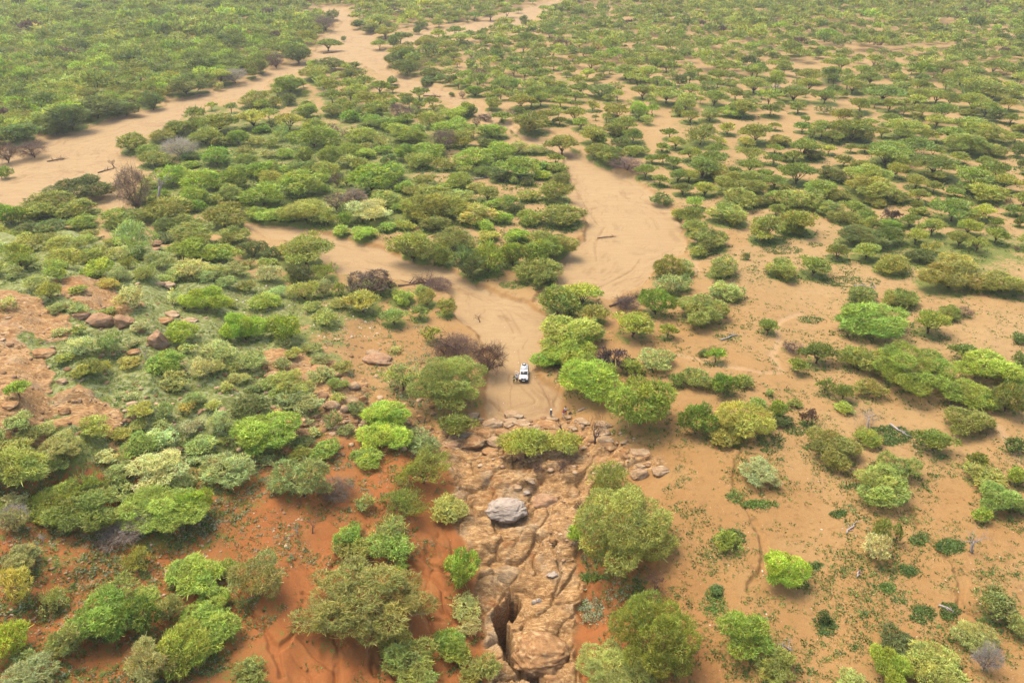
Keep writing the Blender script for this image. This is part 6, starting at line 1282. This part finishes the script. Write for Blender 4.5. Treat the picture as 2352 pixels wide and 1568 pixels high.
def person(X, Y, face, label, shirt, trousers, vest=None, hat=None, arms=('down', 'down'), lean=0., stride=.1, seed=0):
    """face: heading in radians, 0 looks towards the camera (-Y)"""
    x, y, z, s = sc_at(X, Y)
    o = empty('person', (x, y, z + .0), face); tag(o, label, 'person', 'people at the river')
    H = 1.72; J = {}
    J['pel'] = (0, 0, .95); J['wst'] = (0, -.02 + lean * .1, 1.10); J['chs'] = (0, -.03 + lean * .25, 1.30); J['nck'] = (0, -.02 + lean * .33, 1.47); J['hd0'] = (0, -.03 + lean * .36, 1.55); J['hd1'] = (0, -.05 + lean * .4, 1.66)
    for sx, k in ((-1, 'L'), (1, 'R')):
        st = stride * sx
        J['hip' + k] = (sx * .09, 0, .90); J['kne' + k] = (sx * .11, -.05 - st * .5, .49); J['ank' + k] = (sx * .12, -st, .08); J['toe' + k] = (sx * .13, -st - .15, .035)
        J['sho' + k] = (sx * .18, -.02 + lean * .3, 1.41)
        md = arms[0 if sx < 0 else 1]
        if md == 'down': e, w = (sx * .24, .03, 1.14), (sx * .25, -.06, .90)
        elif md == 'up': e, w = (sx * .36, -.16, 1.42), (sx * .16, -.22, 1.64)
        elif md == 'out': e, w = (sx * .42, -.12, 1.28), (sx * .66, -.22, 1.34)
        else: e, w = (sx * .24, -.06, 1.14), (sx * .14, -.28, 1.16)
        J['elb' + k] = e; J['wri' + k] = w
    K = list(J); P = [J[k] for k in K]; ix = {k: i for i, k in enumerate(K)}
    rad = dict(pel=(.145, .11), wst=(.13, .10), chs=(.165, .11), nck=.055, hd0=(.07, .08), hd1=(.085, .10), hip=.085, kne=.055, ank=.038, toe=.035, sho=.055, elb=.040, wri=.028)
    E = [('pel', 'wst'), ('wst', 'chs'), ('chs', 'nck'), ('nck', 'hd0'), ('hd0', 'hd1')]
    for k in 'LR': E += [('pel', 'hip' + k), ('hip' + k, 'kne' + k), ('kne' + k, 'ank' + k), ('ank' + k, 'toe' + k), ('chs', 'sho' + k), ('sho' + k, 'elb' + k), ('elb' + k, 'wri' + k)]
    body = skinned('body', P, [(ix[a], ix[b]) for a, b in E], [rad[k if k in rad else k[:3]] for k in K], SKIN)
    bo = link('body', body, o)
    hb = Bag()
    for k, sx in (('L', -1), ('R', 1)):                                    # palm, four unequal fingers and a thumb
        e, w = np.array(J['elb' + k]), np.array(J['wri' + k]); d = (w - e) / np.linalg.norm(w - e); u = np.cross(d, (0, 1, .01)); u /= np.linalg.norm(u); v = np.cross(d, u)
        hb.tube([w - d * .01, w + d * .045, w + d * .085], [.028, .036, .030], 8)
        for j, L in enumerate((.060, .072, .068, .052)):
            b0 = w + d * .08 + u * (j - 1.5) * .018; hb.tube([b0, b0 + d * L * .5 + v * .008, b0 + d * L * .85 + v * .03], [.009, .008, .006], 5)
        hb.tube([w + d * .03 + u * .03, w + d * .06 + u * .055, w + d * .085 + u * .06], [.011, .010, .007], 5)
    h = np.array(J['hd1']); f = np.array([0, -1, 0])
    hb.tube([h + [0, -.085, -.00], h + [0, -.112, -.035]], [.010, .017], 6)                          # nose
    hb.tube([h + [-.028, -.090, -.068], h + [.028, -.090, -.068]], [.008, .008], 6)                   # lips
    for sx in (-1, 1): hb.tube([h + [sx * .088, .0, .015], h + [sx * .095, .01, -.035]], [.018, .012], 6); hb.box(tuple(h + [sx * .033, -.092, -.002]), (.022, .012, .010))
    bm = bmesh.new(); bm.from_mesh(body); t = hb.mesh('tmp', SKIN, True); bm.from_mesh(t); bm.to_mesh(body); bm.free()
    def garment(nm, keys, edges, grow, mat):
        i2 = {k: i for i, k in enumerate(keys)}; rr = []
        for k in keys:
            q = rad[k if k in rad else k[:3]]; q = q if isinstance(q, tuple) else (q, q); rr.append((q[0] + grow, q[1] + grow))
        me = skinned(nm, [J[k] for k in keys], [(i2[a], i2[b]) for a, b in edges], rr, mat); return link(nm, me, o)
    ms = simple('shirt_cloth', shirt, .85, .1, var=.1, scale=8); mt = simple('trouser_cloth', trousers, .9, .1, var=.1, scale=8)
    garment('shirt', ['wst', 'pel', 'chs', 'shoL', 'shoR', 'elbL', 'elbR'], [('wst', 'pel'), ('wst', 'chs'), ('chs', 'shoL'), ('chs', 'shoR'), ('shoL', 'elbL'), ('shoR', 'elbR')], .022, ms)
    garment('trousers', ['pel', 'hipL', 'hipR', 'kneL', 'kneR', 'ankL', 'ankR'], [('pel', 'hipL'), ('pel', 'hipR'), ('hipL', 'kneL'), ('hipR', 'kneR'), ('kneL', 'ankL'), ('kneR', 'ankR')], .018, mt)
    for k in 'LR': garment('shoe', ['ank' + k, 'toe' + k], [('ank' + k, 'toe' + k)], .012, M_BLACK)
    if vest:
        mv = simple('hi_vis_cloth', (.45, .75, .03), .7, .2, var=.05); ve = garment('vest', ['wst', 'pel', 'chs'], [('wst', 'pel'), ('wst', 'chs')], .040, mv)
        for zz, c in ((1.02, 1.0), (1.16, .95)):
            b = Bag(); n = 20; pts = [(math.cos(i / n * 6.2832) * .195 * c, math.sin(i / n * 6.2832) * .165 * c - .02, zz) for i in range(n + 1)]; b.tube(pts, [.018] * (n + 1), 5); link('reflective_band', b.mesh('band', M_PLATE), ve)
    hc = (h[0], h[1] + .012, h[2] + .035)
    V, F = ICO[2]; V2 = V * [.098, .115, .075] + hc; V2[:, 2] = np.maximum(V2[:, 2], hc[2] - .02)
    if hat:
        b = Bag(); b.add(V2 * 1.0 + [0, 0, .01], None, F); n = 16; b.add([(math.cos(a) * .17 + hc[0], math.sin(a) * .19 + hc[1] - .01, hc[2] + zz) for zz in (-.005, .008) for a in np.linspace(0, 6.2832, n, False)],
            [(i, (i + 1) % n, n + (i + 1) % n, n + i) for i in range(n)], [(0, i, i + 1) for i in range(1, n - 1)] + [(n, n + i + 1, n + i) for i in range(1, n - 1)])
        link('hat', b.mesh('hat', simple('hat_cloth', hat, .9, .1), True), o)
    else: link('hair', np_mesh('hair', V2, F, simple('black_hair', (.012, .010, .009), .7, .2), True), o)
    return o
person(1180.7, 879.5, R_(25), 'person in yellow reflective vest and black trousers beside the white car', (.05, .05, .05), (.015, .015, .017), vest=True, arms=('front', 'front'), stride=.05)
person(1187.0, 877.6, R_(70), 'person in pale lilac shirt and dark trousers reaching to the open car door', (.50, .46, .56), (.04, .04, .06), arms=('down', 'out'), lean=.3, stride=.12)
person(1264.8, 957.6, R_(30), 'person in white hat and grey top standing on the rock edge with raised arm', (.17, .18, .22), (.13, .13, .14), hat=(.6, .58, .52), arms=('up', 'down'), stride=.1)
person(1294.0, 958.6, R_(-30), 'person in red shirt and cream trousers standing among the rocks', (.42, .07, .08), (.50, .42, .33), arms=('front', 'down'), stride=.12, lean=.15)
person(1298.8, 951.9, R_(170), 'person in white shirt and black trousers behind the red shirt', (.55, .50, .45), (.02, .02, .022), arms=('down', 'down'), stride=.05)
x, y, z, s = sc_at(1309.4, 949.7)
bg_ = empty('black_bag', (x, y, z), .6); tag(bg_, 'small black bag dropped on the soil beside the people', 'bag')
V, F = boulder_mesh(77, 4, 2, 0, .06); link('sack', np_mesh('sack', V * [.34, .20, .17] + [0, 0, .15], F, M_BLACK, True), bg_)
b = Bag(); b.tube([(-.2, 0, .26), (-.12, .03, .42), (.08, .03, .42), (.2, 0, .27)], [.018] * 4, 6); link('strap', b.mesh('strap', M_BLACK, True), bg_)
# ------------------------------------------------------------------ warm air that pales the far trees
hz = Bag().box((0, 850, 42), (7000, 5200, 100)); hm = bpy.data.materials.new('haze_air'); hm.use_nodes = True; hm.node_tree.nodes.clear()
ho = hm.node_tree.nodes.new('ShaderNodeOutputMaterial'); hv = hm.node_tree.nodes.new('ShaderNodeVolumePrincipled')
hv.inputs['Color'].default_value = (.90, .95, .95, 1); hv.inputs['Density'].default_value = .00013; hv.inputs['Anisotropy'].default_value = .3
hm.node_tree.links.new(hv.outputs[0], ho.inputs['Volume'])
hb_ = link('haze', hz.mesh('haze', hm)); tag(hb_, 'thin pale haze over the whole plain', 'haze', kind='stuff')
